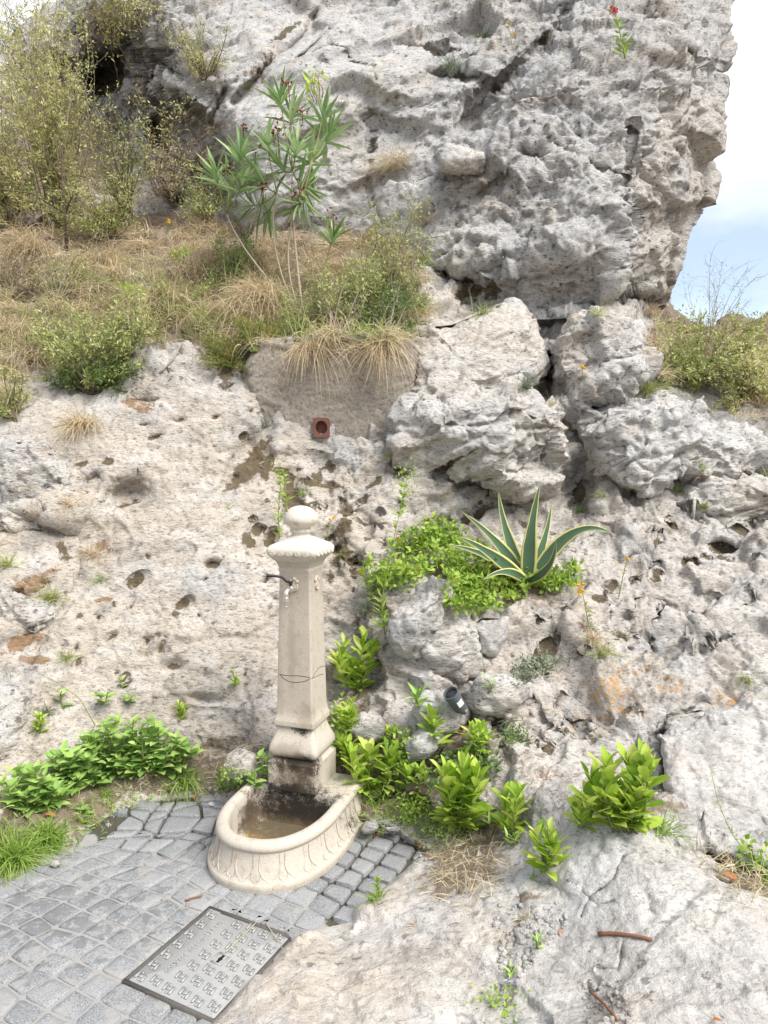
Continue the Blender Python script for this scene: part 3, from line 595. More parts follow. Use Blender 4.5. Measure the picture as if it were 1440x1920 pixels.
boulder('boulder', 'shadowed stone just left of the spotlight', [(772, 1262), (810, 1258), (850, 1275), (866, 1290), (850, 1305), (812, 1308), (780, 1292)], 3.4, .14, .2, 10, rough=.7)
boulder('boulder', 'smooth buried stone below the spotlight among weeds', [(780, 1340), (800, 1312), (840, 1305), (872, 1330), (868, 1360), (820, 1372), (790, 1365)], 3.16, .08, .15, 12, rough=.9, chops=10)
boulder('boulder', 'pale stone left of the weeds below the spotlight', [(766, 1400), (785, 1372), (815, 1366), (822, 1390), (800, 1420), (770, 1425)], 3.06, .08, .12, 13, rough=.9, chops=10)
boulder('boulder', 'pitted beige stone beside the fountain pillar on its right', [(655, 1370), (680, 1342), (712, 1345), (728, 1370), (715, 1388), (670, 1390)], 3.26, .10, .15, 14, rough=.9, chops=10)
boulder('boulder', 'pale stone protruding from the slope above the leafy weeds', [(868, 1300), (905, 1268), (950, 1270), (985, 1290), (960, 1330), (935, 1345), (900, 1340), (875, 1325)], 3.22, .16, .25, 15, rough=.7)
boulder('boulder', 'beige stone in the weeds just left of the fountain basin', [(420, 1430), (432, 1412), (455, 1408), (478, 1425), (475, 1448), (440, 1458), (422, 1450)], 3.1, .08, .12, 16, rough=.9, chops=10)
boulder('boulder', 'smooth grey slab at the right edge behind the leafy plant', [(1246, 1385), (1290, 1372), (1340, 1345), (1440, 1338), (1620, 1340), (1640, 1580), (1480, 1640), (1400, 1615), (1330, 1590), (1275, 1575), (1262, 1500)], 2.74, .20, .5, 17, mat='slab', tilt=(-.10, -.60), rough=.35, chops=2, boxy=8)
boulder('boulder', 'low grey stone wedged above the smooth slab', [(1250, 1365), (1262, 1345), (1310, 1332), (1345, 1340), (1330, 1362), (1290, 1370)], 3.0, .08, .15, 18, rough=.4)
boulder('boulder', 'small dark stone beside the paving right of the basin', [(678, 1556), (686, 1542), (702, 1540), (708, 1552), (700, 1560), (684, 1562)], 2.85, .04, .04, 19, rough=.4, cat='stone')
boulder('boulder', 'pale flat stone beside an orange leaf at the paving edge', [(716, 1556), (722, 1550), (750, 1548), (752, 1560), (735, 1565), (718, 1564)], 2.86, .04, .04, 20, rough=.4, cat='stone')
boulder('boulder', 'grey stone block on the cliff ledge right of the dry grass', [(828, 300), (838, 278), (880, 282), (902, 292), (898, 318), (862, 322), (832, 316)], 6.05, .25, .3, 21, rough=.6)
boulder('boulder', 'small pale pebble on the soil by the left paving corner', [(94, 1622), (100, 1614), (110, 1613), (113, 1622), (104, 1629)], 2.66, .03, .03, 22, rough=.2, cat='stone')
boulder('boulder', 'tiny white pebble on the paving left of the basin', [(390, 1508), (396, 1504), (403, 1507), (400, 1513), (392, 1513)], 3.03, .015, .015, 23, rough=.1, cat='stone')
boulder('retaining_wall', 'rough grey rendered wall patch holding the terracotta vent', [(462, 690), (490, 640), (640, 630), (770, 640), (770, 760), (752, 850), (700, 862), (600, 856), (520, 852), (498, 800)], 4.72, .20, .3, 24, cat='wall', mat='wall', boxy=14, chops=0, rough=.22, fine=.5)
boulder('boulder', 'pitted grey rock ledge jutting out at the left edge', [(-120, 880), (0, 832), (70, 835), (130, 862), (178, 880), (196, 905), (160, 935), (110, 968), (70, 988), (0, 985), (-120, 1000)], 4.12, .16, .4, 31, mat='ledge', tilt=(.1, -.1), rough=.7)
boulder('boulder', 'pale grey rock mass at the lower left edge above the nettles', [(-160, 1300), (-40, 1262), (40, 1282), (72, 1330), (66, 1400), (30, 1440), (-60, 1450), (-160, 1460)], 3.3, .16, .3, 32, mat='ledge', tilt=(.1, -.2), rough=.6)
boulder('boulder', 'low pitted rock step at the left edge below the rusty cracks', [(-120, 1130), (-20, 1100), (40, 1120), (110, 1135), (140, 1170), (100, 1195), (20, 1190), (-120, 1200)], 3.68, .10, .3, 33, mat='ledge', tilt=(.05, -.2), rough=.6)

# ------------------------------------------------------------------ pavement of granite setts
t = NT('granite_sett')
rnd = t.n('ShaderNodeObjectInfo').outputs['Random']
n1 = t.noise(260, 3, .7); n2 = t.noise(11, 5, .65); n3 = t.noise(55, 4, .6)
c = t.mix(rnd, (.19, .193, .197), (.275, .276, .277)); c = t.mix(t.ramp(n1, .5, .68), c, (.40, .40, .398)); c = t.mix(t.ramp(n1, .48, .34), c, (.12, .122, .128))
c = t.mix(t.math('MULTIPLY', t.ramp(n2, .50, .60), t.attr('cement')), c, t.mix(n3, (.25, .245, .236), (.325, .318, .306)))
dm = t.math('ADD', t.noise(13, 6, .7), t.math('MULTIPLY', t.blob((-1.15, 2.35, 0), (.55, .30, .5), t.pos()), .16)); c = t.mix(t.ramp(dm, .58, .62, 0, .75), c, (.15, .152, .155))
M['sett'] = t.done(c, t.ramp(n2, .3, .7, .55, .8), t.bump(t.math('ADD', t.math('MULTIPLY', n1, .25), n3), .55, .006), .35)
t = NT('paving_joint')
n1 = t.noise(120, 4, .7); n2 = t.noise(14, 5, .65); cm = t.ramp(t.math('ADD', t.attr('cement'), t.math('MULTIPLY', t.math('SUBTRACT', n2, .5), 1.1)), .40, .60)
soil = t.mix(n1, (.035, .033, .028), (.11, .10, .075)); soil = t.mix(t.ramp(t.noise(9, 4, .6), .52, .64, 0, .55), soil, (.075, .085, .03))
M['joint'] = t.done(t.mix(cm, soil, t.mix(n1, (.25, .242, .228), (.345, .335, .318))), .9, t.bump(n1, .5, .006))

def cement_mask(x, y, px, py):
    d = 1 - np.maximum(np.exp(-(((px - 300) / 130) ** 2 + ((py - 1540) / 55) ** 2)) * 1.5, sstep(560, 640, px - (py - 1690) * 0.5) * 1.2)
    return np.clip(d, 0, 1)
CO = G(237, 1838)[:2]                                # left corner of the manhole cover
YAW = math.radians(-26.5); CU = np.array((math.cos(YAW), math.sin(YAW))); CV = np.array((-math.sin(YAW), math.cos(YAW)))
CW, CL = 0.346, 0.388
def to_px(p):
    p = np.asarray(p, float); x, y, z = p[..., 0], p[..., 1], p[..., 2] - CAM_Z
    zc = y * CP - z * SP; yc = y * SP + z * CP
    return 720 + F_PX * x / zc, 960 - F_PX * yc / zc
pw = np.array([G(a, b)[:2] for a, b in PAVE if b < 2250] )
xs = np.arange(-2.6, 0.35, .02); ys = np.arange(1.15, 3.4, .02); XX, YY = np.meshgrid(xs, ys)
q = np.stack((XX, YY, 0 * XX), -1); qx, qy = to_px(q); cmv = cement_mask(XX, YY, qx, qy)
jz = -.016 + .0132 * sstep(.25, .75, cmv + .5 * fbm(q.reshape(-1, 3) * 9, 3, 5).reshape(XX.shape)) + .003 * fbm(q.reshape(-1, 3) * 30, 2, 6).reshape(XX.shape)
fl = CO + 0.01
lu = (XX - CO[0]) * CU[0] + (YY - CO[1]) * CU[1]; lv = (XX - CO[0]) * CV[0] + (YY - CO[1]) * CV[1]
jz = np.where((lu > -.01) & (lu < CW + .01) & (lv > -.01) & (lv < CL + .01), -.05, jz)
me = mesh_np('pavement', np.stack((XX, YY, jz), -1).reshape(-1, 3), grid_faces(*XX.shape), None, {'cement': cmv.ravel()})
pave = link('pavement', me, M['joint'], kind='structure', label='paving of grey granite setts in front of the fountain')
FO = np.array((-0.367, 3.045)); FR = math.radians(-18.0); FU = np.array((math.cos(FR), math.sin(FR))); FN = np.array((math.sin(FR), -math.cos(FR)))
rng = np.random.default_rng(5)
SU, SV = 0.1045, 0.0905
nset = 0
for i in range(-19, 14):
    for j in range(-13, 16):
        off = (0.5 if (j % 2) else 0.0) * 0
        cu, cv = i * SU - .008, j * SV - .008
        quad = []
        for a, b in ((0, 0), (1, 0), (1, 1), (0, 1)):
            h = np.random.default_rng((i + a + 50) * 1000 + (j + b + 50)).normal(size=2) * .0055
            u_, v_ = cu + a * SU, cv + b * SV
            w = CO + CU * u_ + CV * v_
            # the rows fan out at the far left corner
            dx, dy = w[0] + 0.93, w[1] - 3.12; k = math.exp(-((dx / .55) ** 2 + (dy / .42) ** 2)); an = .55 * k
            w = w + np.array((dx * (math.cos(an) - 1) - dy * math.sin(an), dx * math.sin(an) + dy * (math.cos(an) - 1))) + h * (1 + 3.2 * k)
            quad.append(w)
        quad = np.array(quad); cen = quad.mean(0)
        lu_, lv_ = (cen - CO) @ CU, (cen - CO) @ CV
        if -.02 < lu_ < CW + .01 and -.02 < lv_ < CL + .01: continue
        rel = cen - FO; fu, fn = rel @ FU, rel @ FN
        if abs(fu - .015) < .19 and -.15 < fn < .42: continue
        cx, cy = to_px((cen[0], cen[1], 0.0))
        if not in_poly(np.array(cx), np.array(cy), PAVE): continue
        if cx < -160 or cy > 2080: continue
        # keep clear of the cover
        ql = np.stack(((quad - CO) @ CU, (quad - CO) @ CV), 1)
        for r in range(4):
            if -.012 < ql[r, 1] < CL + .012 and -.012 < ql[r, 0] < CW + .012:
                cand = [abs(ql[r, 0] + .010), abs(ql[r, 0] - CW - .010), abs(ql[r, 1] + .010), abs(ql[r, 1] - CL - .010)]
                kk = int(np.argmin(cand)); ql[r, kk // 2] = (-.010, CW + .010, -.010, CL + .010)[kk]
        quad = CO + ql[:, :1] * CU + ql[:, 1:] * CV; cen = quad.mean(0)
        cmn = float(cement_mask(cen[0], cen[1], np.array(cx), np.array(cy)))
        gap = .0035 + .0035 * (1 - cmn) + .002 * rng.random()
        rings = []
        def inset(d, z):
            out = []
            for r in range(4):
                p0, p1, p2 = quad[r - 1], quad[r], quad[(r + 1) % 4]
                e1 = (p0 - p1) / (np.linalg.norm(p0 - p1) + 1e-9); e2 = (p2 - p1) / (np.linalg.norm(p2 - p1) + 1e-9)
                cr = .007 + .005 * rng.random()
                cpt = p1 + (e1 + e2) * d
                out += [np.r_[cpt + e1 * cr, z], np.r_[cpt + e1 * cr * .28 + e2 * cr * .28, z], np.r_[cpt + e2 * cr, z]]
            return np.array(out)
        zt = .0005 + .003 * rng.random(); tl = rng.normal(size=2) * .014
        V = np.vstack((inset(gap, -.04), inset(gap, zt - .004), inset(gap + .0028, zt), inset(gap + .020, zt + .0008)))
        V[24:, 2] += (V[24:, :2] - cen) @ tl
        V[12:, :2] += rng.normal(size=(36, 2)) * .0016
        V = np.vstack((V, [np.r_[cen, zt + .002]])) - np.r_[cen, 0]
        T = [(48, 36 + a, 36 + (a + 1) % 12) for a in range(12)]
        me = mesh_np('sett', V, grid_faces(4, 12, True), T, {'cement': np.full(len(V), cmn)})
        me.set_sharp_from_angle(angle=math.radians(55))
        link('sett', me, M['sett'], pave, loc=(cen[0], cen[1], 0)); nset += 1

# ------------------------------------------------------------------ manhole cover
t = NT('cast_iron')
n1 = t.noise(90, 4, .7); n2 = t.noise(8, 5, .6); c = t.mix(n2, (.27, .27, .262), (.38, .375, .362)); c = t.mix(t.ramp(n1, .55, .7, 0, .5), c, (.45, .44, .42)); c = t.mix(t.ramp(t.noise(20, 5, .7), .60, .70, 0, .3), c, (.26, .22, .18))
M['iron'] = t.done(c, t.ramp(n1, .3, .7, .42, .62), t.bump(n1, .3, .002), .4); t.b.inputs['Metallic'].default_value = .1
t = NT('gap_dark_frame'); n1 = t.noise(70, 5, .7); M['gapframe'] = t.done(t.mix(n1, (.05, .048, .045), (.15, .13, .115)), .9, t.bump(n1, .5, .003))  # frame coloured dark to stand in for the shaded gap round the plate
cov = thing('manhole_cover', 'square cast iron manhole cover with raised studs and lettering', 'manhole cover', (CO[0], CO[1], 0), YAW)
b = MB()
for c_, s_2 in (((CW / 2, -.004, -.015), (CW + .018, .010, .036)), ((CW / 2, CL + .004, -.015), (CW + .018, .010, .036)), ((-.004, CL / 2, -.0152), (.010, CL - .002, .036)), ((CW + .004, CL / 2, -.0152), (.010, CL - .002, .036))): b.add(*box(c_, s_2))
link('frame', b.mesh('cover_frame', False), M['gapframe'], cov)
b = MB(); b.add(*loft_square([(-.03, .5, .02), (-.001, .5, .02), (.001, .494, .018)], 4, 4)); me = b.mesh('plate', True, 40)
o = link('plate', me, M['iron'], cov, loc=(CW / 2, CL / 2, 0)); o.scale = (CW - .008, CL - .008, 1)
hb = MB(); SS = .0150
for c_, s_2 in (((0, 0, .0012), (SS * 1.7, SS * .5, .0036)), ((-SS * .95, SS * .35, .0014), (SS * .5, SS * 1.9, .0040)), ((SS * .95, -SS * .35, .0016), (SS * .5, SS * 1.9, .0044)), ((-SS * .2, SS * .95, .001), (SS * .45, SS * .45, .0040)), ((SS * .2, -SS * .95, .001), (SS * .45, SS * .45, .0040))): hb.add(*box(c_, s_2))
stud_me = hb.mesh('stud', False); stud_me.materials.append(M['iron'])
for i in range(6):
    for j in range(7):
        u_ = .030 + i * (CW - .060) / 5; v_ = .030 + j * (CL - .060) / 6 + (.008 if i % 2 else 0)
        if i == 1 and 1 <= j <= 6: continue
        if i == 3 and j == 3: continue
        if v_ > CL - .015: continue
        link('stud', stud_me, None, cov, loc=(u_, v_, .002), rot=(0, 0, math.radians(8)))
fc = bpy.data.curves.new('lettering', 'FONT'); fc.body = 'EN 124-2C250 400X400'; fc.size = .027; fc.extrude = .0022; fc.offset = .0005; fc.align_x = 'CENTER'; fc.align_y = 'CENTER'; fc.resolution_u = 2
fo = bpy.data.objects.new('lettering_source', fc); COL.objects.link(fo)
bpy.context.view_layer.update()
lm = bpy.data.meshes.new_from_object(fo.evaluated_get(bpy.context.evaluated_depsgraph_get()))
bpy.data.objects.remove(fo); lm.materials.clear(); lm.materials.append(M['iron'])
link('lettering', lm, None, cov, loc=(.030 + (CW - .060) / 5, CL * .55, .0022), rot=(0, 0, math.radians(-90)))
t = NT('keyhole_dark'); M['dark'] = t.done((.012, .011, .010), .9)
b = MB()
for c_, s_2 in (((0, .022, .0015), (.042, .005, .003)), ((0, -.022, .0015), (.042, .005, .003)), ((-.0205, 0, .0016), (.005, .040, .0032)), ((.0205, 0, .0016), (.005, .040, .0032))): b.add(*box(c_, s_2))
kb_ = link('keyhole_rim', b.mesh('keyhole_rim', False), M['iron'], cov, loc=(.030 + (CW - .060) * .6, CL * .52, .0012))
b = MB(); b.add(*box((0, 0, 0), (.009, .034, .002))); b.add(*lathe([(-.001, .0075), (.0012, .0072)], 12)); link('keyhole', b.mesh('keyhole', False), M['dark'], kb_, loc=(0, 0, .0004))

# ------------------------------------------------------------------ drinking fountain
def stone_mat(name, stains, base=((.43, .38, .315), (.53, .48, .41)), wet=False):
    t = NT(name)
    n1 = t.noise(4, 5, .6, t.obj()); n2 = t.noise(180, 3, .6, t.obj()); n3 = t.noise(24, 6, .7, t.obj()); st = t.noise(12, 5, .7, t.obj())
    c = t.mix(n1, *base); c = t.mix(t.ramp(n2, .52, .68, 0, .35), c, (.68, .63, .56)); c = t.mix(t.ramp(n2, .42, .28, 0, .45), c, (.33, .275, .21))
    c = t.mix(t.ramp(n3, .52, .66, 0, .6), c, (.34, .29, .23)); c = t.mix(t.ramp(t.noise(420, 2, .6, t.obj()), .50, .36, 0, .6), c, (.28, .23, .18))
    pk = t.math('MULTIPLY', t.ramp(t.voro(48, 'F1', t.obj()), .16, .10), t.ramp(t.noise(9, 2, .5, t.obj()), .55, .62)); c = t.mix(t.math('MULTIPLY', pk, .8), c, (.12, .10, .085))
    rough = .85
    for (cc, rr, col, k) in stains:
        m = t.ramp(t.math('ADD', t.blob(cc, rr), t.math('ADD', t.math('MULTIPLY', t.math('SUBTRACT', n3, .5), 1.5), t.math('MULTIPLY', t.math('SUBTRACT', n2, .5), 1.0))), .05, .70, 0, k); c = t.mix(m, c, col)
    nr = t.bump(t.math('ADD', t.math('MULTIPLY', n2, .4), t.math('SUBTRACT', n3, t.math('MULTIPLY', pk, 1.2))), .35, .004)
    return t.done(c, rough, nr, .25)
K1, K2 = (.030, .024, .018), (.075, .055, .035)
M['stone_shaft'] = stone_mat('fountain_stone', [((0, -.10, .62), (.10, .05, .10), (.42, .35, .26), .35), ((-.012, -.085, .36), (.030, .04, .30), (.30, .25, .18), .55), ((.06, -.08, .05), (.07, .06, .09), (.26, .21, .15), .5), ((-.07, -.07, .2), (.03, .04, .22), (.33, .28, .21), .45)], ((.40, .345, .275), (.51, .455, .38)))
M['stone_top'] = stone_mat('fountain_stone_pale', [], ((.54, .49, .42), (.64, .595, .52)))
M['stone_plinth'] = stone_mat('fountain_stone_stained', [((.02, -.14, .07), (.19, .10, .16), (.16, .115, .075), .75), ((.02, -.12, .15), (.22, .13, .10), K2, .95), ((0, -.12, .0), (.24, .10, .075), K1, 1.0), ((.03, -.13, .15), (.17, .11, .075), K1, 1.0), ((.06, -.13, .08), (.05, .06, .12), K2, .8)])
M['stone_mould'] = stone_mat('fountain_stone_moulding', [((.035, -.10, .135), (.07, .07, .04), K1, 1.0), ((.06, -.12, .01), (.06, .07, .04), K1, .95), ((0, -.12, -.005), (.16, .08, .035), K1, 1.0), ((-.02, -.12, .04), (.12, .05, .05), (.28, .23, .17), .6)])
M['stone_basin'] = stone_mat('fountain_stone_basin', [((0, -.13, .06), (.36, .17, .17), K2, .97), ((.02, -.08, .05), (.30, .17, .24), K1, 1.0), ((-.19, -.18, .07), (.07, .16, .10), K2, .9), ((.20, -.16, .05), (.06, .12, .08), K2, .9), ((-.16, -.20, .045), (.06, .14, .06), K2, .75), ((.13, -.2, .05), (.06, .12, .05), K2, .7), ((0, -.25, .02), (.30, .28, .06), (.10, .07, .035), .9), ((-.09, -.36, .022), (.15, .14, .04), (.62, .40, .10), .95), ((-.06, -.28, .02), (.05, .05, .03), (.20, .11, .03), .7)])
fnt = thing('drinking_fountain', 'cream stone drinking fountain pillar with D-shaped basin and tap', 'fountain', (FO[0], FO[1], 0), FR)
# basin: rows of half width, front reach, back reach (towards the slope), height
W0, NF, NB = .236, .540, -.115; ZS = 1.13
def dloop(W, nf, nb, cx=.012):
    n0 = max(nb + .03, .19); out = []
    rc = .03
    for k in range(24): out.append((W, nb + rc + (n0 - nb - rc) * k / 24))
    for k in range(73):
        a = k / 72 * math.pi; ca, sa = math.cos(a), math.sin(a)
        out.append((W * (abs(ca) ** .86) * (1 if ca >= 0 else -1), n0 + (nf - n0) * abs(sa) ** .92))
    for k in range(1, 25): out.append((-W, n0 + (nb + rc - n0) * k / 24))
    for k in range(1, 5): a = k / 4 * math.pi / 2; out.append((-W + rc * (1 - math.cos(a)), nb + rc * (1 - math.sin(a))))
    for k in range(1, 16): out.append((-W + rc + (2 * W - 2 * rc) * k / 16, nb))
    for k in range(1, 4): a = k / 4 * math.pi / 2; out.append((W - rc * (1 - math.sin(a)), nb + rc * (1 - math.cos(a))))
    return np.array([(x + cx, -n) for x, n in out])
prof_out = [(.050, 0), (.053, .014), (.053, .026), (.047, .031), (.042, .033), (.034, .045), (.021, .066), (.011, .090), (.006, .110), (.004, .120), (.010, .124), (.014, .130), (.014, .138), (.009, .146), (.001, .151), (-.008, .154), (-.020, .155)]
prof_in = [(-.030, .154), (-.037, .149), (-.041, .138), (-.045, .10), (-.052, .055), (-.062, .032), (-.080, .022)]
prof_out = [(d * .85, z * ZS) for d, z in prof_out]; prof_in = [(d, z * ZS) for d, z in prof_in]
NBI = .100
rows_ = [(W0 + d, NF + d, NB - (d if z < .1 else min(d, .0)), z) for d, z in prof_out] + [(W0 + d, NF + d, NBI + (-.036 - d) * .45, z) for d, z in prof_in]
L = [np.column_stack((dloop(W, nf, nb), np.full(len(dloop(W, nf, nb)), z))) for W, nf, nb, z in rows_]
nl = len(L[0]); V = np.vstack(L + [[(.012, -.29, .020)]]); m_ = len(L)
T = [(m_ * nl, (m_ - 1) * nl + i, (m_ - 1) * nl + (i + 1) % nl) for i in range(nl)]
b = MB(); b.add(V, grid_faces(m_, nl, True), T); bas = link('basin', b.mesh('basin', True, 50), M['stone_basin'], fnt)
# leaf relief round the basin
zs = np.array([z for d, z in prof_out[3:11]]); ds = np.array([d for d, z in prof_out[3:11]])
def bsurf(s, z):
    """point and outward normal on the flared side; s = position along the open part of the loop 0..1"""
    d = np.interp(z, zs, ds); lo = dloop(W0 + d, NF + d, NB); k = 2 + s * 116; i = int(min(k, 118)); f_ = k - i
    p = lo[i] * (1 - f_) + lo[i + 1] * f_; tg = lo[i + 1] - lo[i]; tg /= np.linalg.norm(tg) + 1e-9
    return np.r_[p, z], np.r_[tg[1], -tg[0], .35]
slen = np.r_[0, np.cumsum(np.hypot(*np.diff(dloop(W0 + .02, NF + .02, NB)[2:119], axis=0).T))]; tot = slen[-1]
def s_at(l): return np.interp(l, slen, np.linspace(0, 1, len(slen)))
NLF = 15
for k in range(NLF * 2 - 1):
    small = k % 2 == 1
    lc = (k / 2 + .5) * tot / NLF; hw = (.040 if not small else .017) * (1 + .08 * math.sin(k * 2.1)); z0, z1 = (.0390, .134) if not small else (.0385, .070)
    G_ = []
    for bi in range(8):
        bb = bi / 7; z = z0 + (z1 - z0) * bb; wd = hw * (math.sin(min(1, bb * 1.75 + .12) * math.pi / 2) ** .8) * (1 - .16 * max(0, bb - .6))
        for ai in range(9):
            aa = -1 + ai / 4; p, nn = bsurf(s_at(lc + aa * wd), z + .006 * (1 - bb) * aa * aa); nn = nn / np.linalg.norm(nn)
            hgt = .0020 + .0125 * math.exp(-((abs(aa) - .76) / .15) ** 2) + .0090 * math.exp(-(aa / .15) ** 2) - (.007 if abs(aa) == 1 else 0)
            hgt += .007 * math.exp(-((bb - .1) / .15) ** 2) if abs(aa) < 1 else 0
            G_.append(p + nn * (hgt if bi else -.002))
    me = mesh_np('relief_leaf', np.array(G_), grid_faces(8, 9)); link('relief_leaf', me, M['stone_basin'], bas)
t = NT('water'); t.b.inputs['Transmission Weight'].default_value = .9; t.b.inputs['IOR'].default_value = 1.33; M['water'] = t.done((.80, .70, .50), .06, t.bump(t.noise(30, 2, .5), .08, .004), .5)
wl_ = dloop(W0 - .086, NF - .086, NBI + .022); wl_ = wl_[(wl_[:, 0] > -.02)] if False else wl_
b = MB(); V = np.vstack((np.column_stack((wl_, np.full(len(wl_), .0262))), [(.012, -.29, .0262)])); b.add(V, None, [(len(wl_), (i + 1) % len(wl_), i) for i in range(len(wl_))]); link('water', b.mesh('basin_water', True), M['water'], bas)
# plinth, moulding, shaft, capital, finial
def sqpart(name, prof, mat, z0, parent=fnt, sharp=35, side=10):
    b = MB(); V, Q_, T_ = loft_square(prof, 5, side); b.add(V, Q_, T_); return link(name, b.mesh(name, True, sharp), M[mat], parent, loc=(0, 0, z0))
sqpart('plinth', [(0, .110, .006), (.006, .1165, .007), (.06, .1165, .007), (.10, .1165, .007), (.126, .1165, .007), (.136, .108, .007), (.146, .099, .007)], 'stone_plinth', .165)
sqpart('base_moulding', [(0, .093, .012), (.004, .103, .015), (.014, .113, .02), (.028, .1175, .022), (.044, .116, .022), (.062, .110, .02), (.082, .101, .018), (.100, .093, .014), (.116, .087, .012), (.130, .084, .010), (.140, .0845, .008)], 'stone_mould', .311, sharp=60)
sqpart('shaft', [(0, .093, .006), (.004, .0955, .006), (.022, .0955, .006), (.026, .0945, .006), (.036, .090, .006), (.050, .0865, .006), (.066, .0846, .006), (.10, .0838, .006), (.30, .0795, .006), (.50, .0750, .006), (.675, .0712, .006), (.683, .0745, .007), (.692, .0755, .008), (.700, .0742, .008), (.706, .0765, .008), (.716, .0800, .008), (.727, .0850, .009)], 'stone_shaft', .449, sharp=30, side=14)
cap_ = sqpart('capital', [(0, .082, .01), (.008, .090, .012), (.020, .103, .016), (.032, .113, .02), (.046, .1185, .022), (.058, .117, .022), (.066, .112, .02), (.070, .107, .016), (.074, .104, .014), (.088, .074, .014), (.100, .055, .02), (.108, .046, .03), (.112, .043, .043)], 'stone_top', 1.173, sharp=50)
b = MB(); b.add(*lathe([(0, .043), (.010, .040), (.018, .040), (.022, .046), (.028, .048), (.034, .046), (.038, .042), (.045, .047), (.053, .062), (.062, .0725), (.073, .0780), (.088, .0780), (.103, .072), (.118, .060), (.130, .042), (.137, .020), (.139, .004)], 32))
fin = link('finial', b.mesh('finial', True, 70), M['stone_top'], fnt, loc=(0, 0, 1.277))
def oval(rx, rz, h, n=14):
    prof = [(0, 1.0), (h * .9, .86), (h, .70), (h * .45, .60), (h * .4, .5), (h * .8, .35), (h, .0)]
    th = np.arange(n) * 2 * math.pi / n; V = np.vstack([np.column_stack((rx * r * np.cos(th), np.full(n, -y), rz * r * np.sin(th))) for y, r in prof])
    return V, grid_faces(len(prof), n, True), None
b = MB(); b.add(*oval(.0150, .0100, .004)); ov_me = b.mesh('oval_relief', True); ov_me.materials.append(M['stone_top'])
for k in range(4):
    for j in range(5):
        a = k * math.pi / 2; x = (-2 + j) * .039; d = .1160
        link('oval_relief', ov_me, None, cap_, loc=(x * math.cos(a) + d * math.sin(a), x * math.sin(a) - d * math.cos(a), .041), rot=(math.radians(-10) * 0, 0, a))
# shield relief on two faces
def shield():
    b = MB(); n = 24; out = []
    for k in range(n):
        a = k / n * 2 * math.pi; x, z = math.sin(a), math.cos(a)
        r = .024 * (1 + .10 * math.cos(3 * a)); out.append((x * r * .80, z * r * 1.35))
    out = np.array(out)
    V = np.vstack([np.column_stack((out[:, 0] * k_, np.full(n, -h_), out[:, 1] * k_)) for k_, h_ in ((1, 0), (.96, .006), (.86, .009), (.76, .006), (.6, .0055), (.3, .009), (.02, .010))])
    b.add(V, grid_faces(7, n, True)); 
    for sx in (-1, 0, 1):
        Vv, Qq, Tt = lathe([(0, .009), (.004, .0085), (.008, .004), (.009, .001)], 12); Vv = Vv[:, [0, 2, 1]] * np.array((1, -1, 1)) + np.array((sx * .015, -.003, .026 - abs(sx) * .010)); b.add(Vv, Qq, Tt)
    return b.mesh('shield_relief', True, 60)
sh_me = shield(); sh_me.materials.append(M['stone_shaft'])
link('shield_relief', sh_me, None, fnt, loc=(.0718, 0, 1.075), rot=(math.radians(-1.2), 0, math.radians(90)))
link('shield_relief', sh_me, None, fnt, loc=(0, -.0718, 1.075), rot=(math.radians(-1.2), 0, 0))
# tap
t = NT('tap_metal'); M['chrome'] = t.done(t.mix(t.noise(60, 3), (.55, .51, .45), (.72, .69, .63)), .33); t.b.inputs['Metallic'].default_value = .85
t = NT('black_lever'); M['black_metal'] = t.done((.022, .018, .020), .45)
tap = link('tap', None, parent=fnt, loc=(-.004, -.074, 1.062))
b = MB()
def along(prof, org, d):
    """lathe profile along direction d"""
    V, Q_, T_ = lathe(prof, 16); z = np.array(d, float); z /= np.linalg.norm(z); x = np.cross((0, .3, 1), z) if abs(z[2]) < .9 else np.cross((0, 1, 0), z); x /= np.linalg.norm(x); y = np.cross(z, x)
    return V[:, :1] * x + V[:, 1:2] * y + V[:, 2:] * z + np.array(org), Q_, T_
b.add(*along([(0, .017), (.004, .017), (.006, .0125), (.018, .0125), (.020, .015), (.030, .015), (.032, .012), (.058, .011)], (0, 0, 0), (0, -1, 0)))
ang = np.linspace(0, math.pi / 2, 7); b.add(*tube([(0, -.052 - .018 * math.sin(a), -.018 * (1 - math.cos(a))) for a in ang], .0105, 14))
b.add(*along([(0, .0105), (.014, .0105), (.016, .0150), (.032, .0150), (.034, .0095), (.042, .0095), (.043, .0110), (.046, .0095), (.052, .0085), (.053, .0100), (.056, .0085), (.064, .0075)], (0, -.070, -.014), (0, 0, -1)))
link('tap_body', b.mesh('tap_body', True, 40), M['chrome'], tap)
b = MB(); b.add(*along([(0, .006), (.018, .006), (.019, .010), (.026, .010)], (0, -.026, .006), (0, 0, 1))); b.add(*tube([(0, -.026, .030), (-.016, -.034, .034), (-.032, -.042, .052), (-.060, -.056, .058), (-.092, -.072, .060)], [.0065, .006, .0055, .0055, .008], 8)); link('tap_handle', b.mesh('tap_handle', True, 50), M['black_metal'], tap)

# ------------------------------------------------------------------ finding surface points
def refresh(): bpy.context.view_layer.update(); return bpy.context.evaluated_depsgraph_get()
DG = refresh()
_ORG = Vector((0, 0, CAM_Z))
def hit(px, py):
    """point and normal of whatever already stands at photograph pixel (px, py)"""
    d = Vector(P(px, py, 5.0)) - _ORG; d.normalize()
    ok, loc, nrm, _, ob, _ = SC.ray_cast(DG, _ORG, d)
    if not ok: return np.array(P(px, py, 7.0)), np.array((0, -1, 0.))
    n = np.array(nrm)
    if n @ np.array(d) > 0: n = -n
    return np.array(loc), n

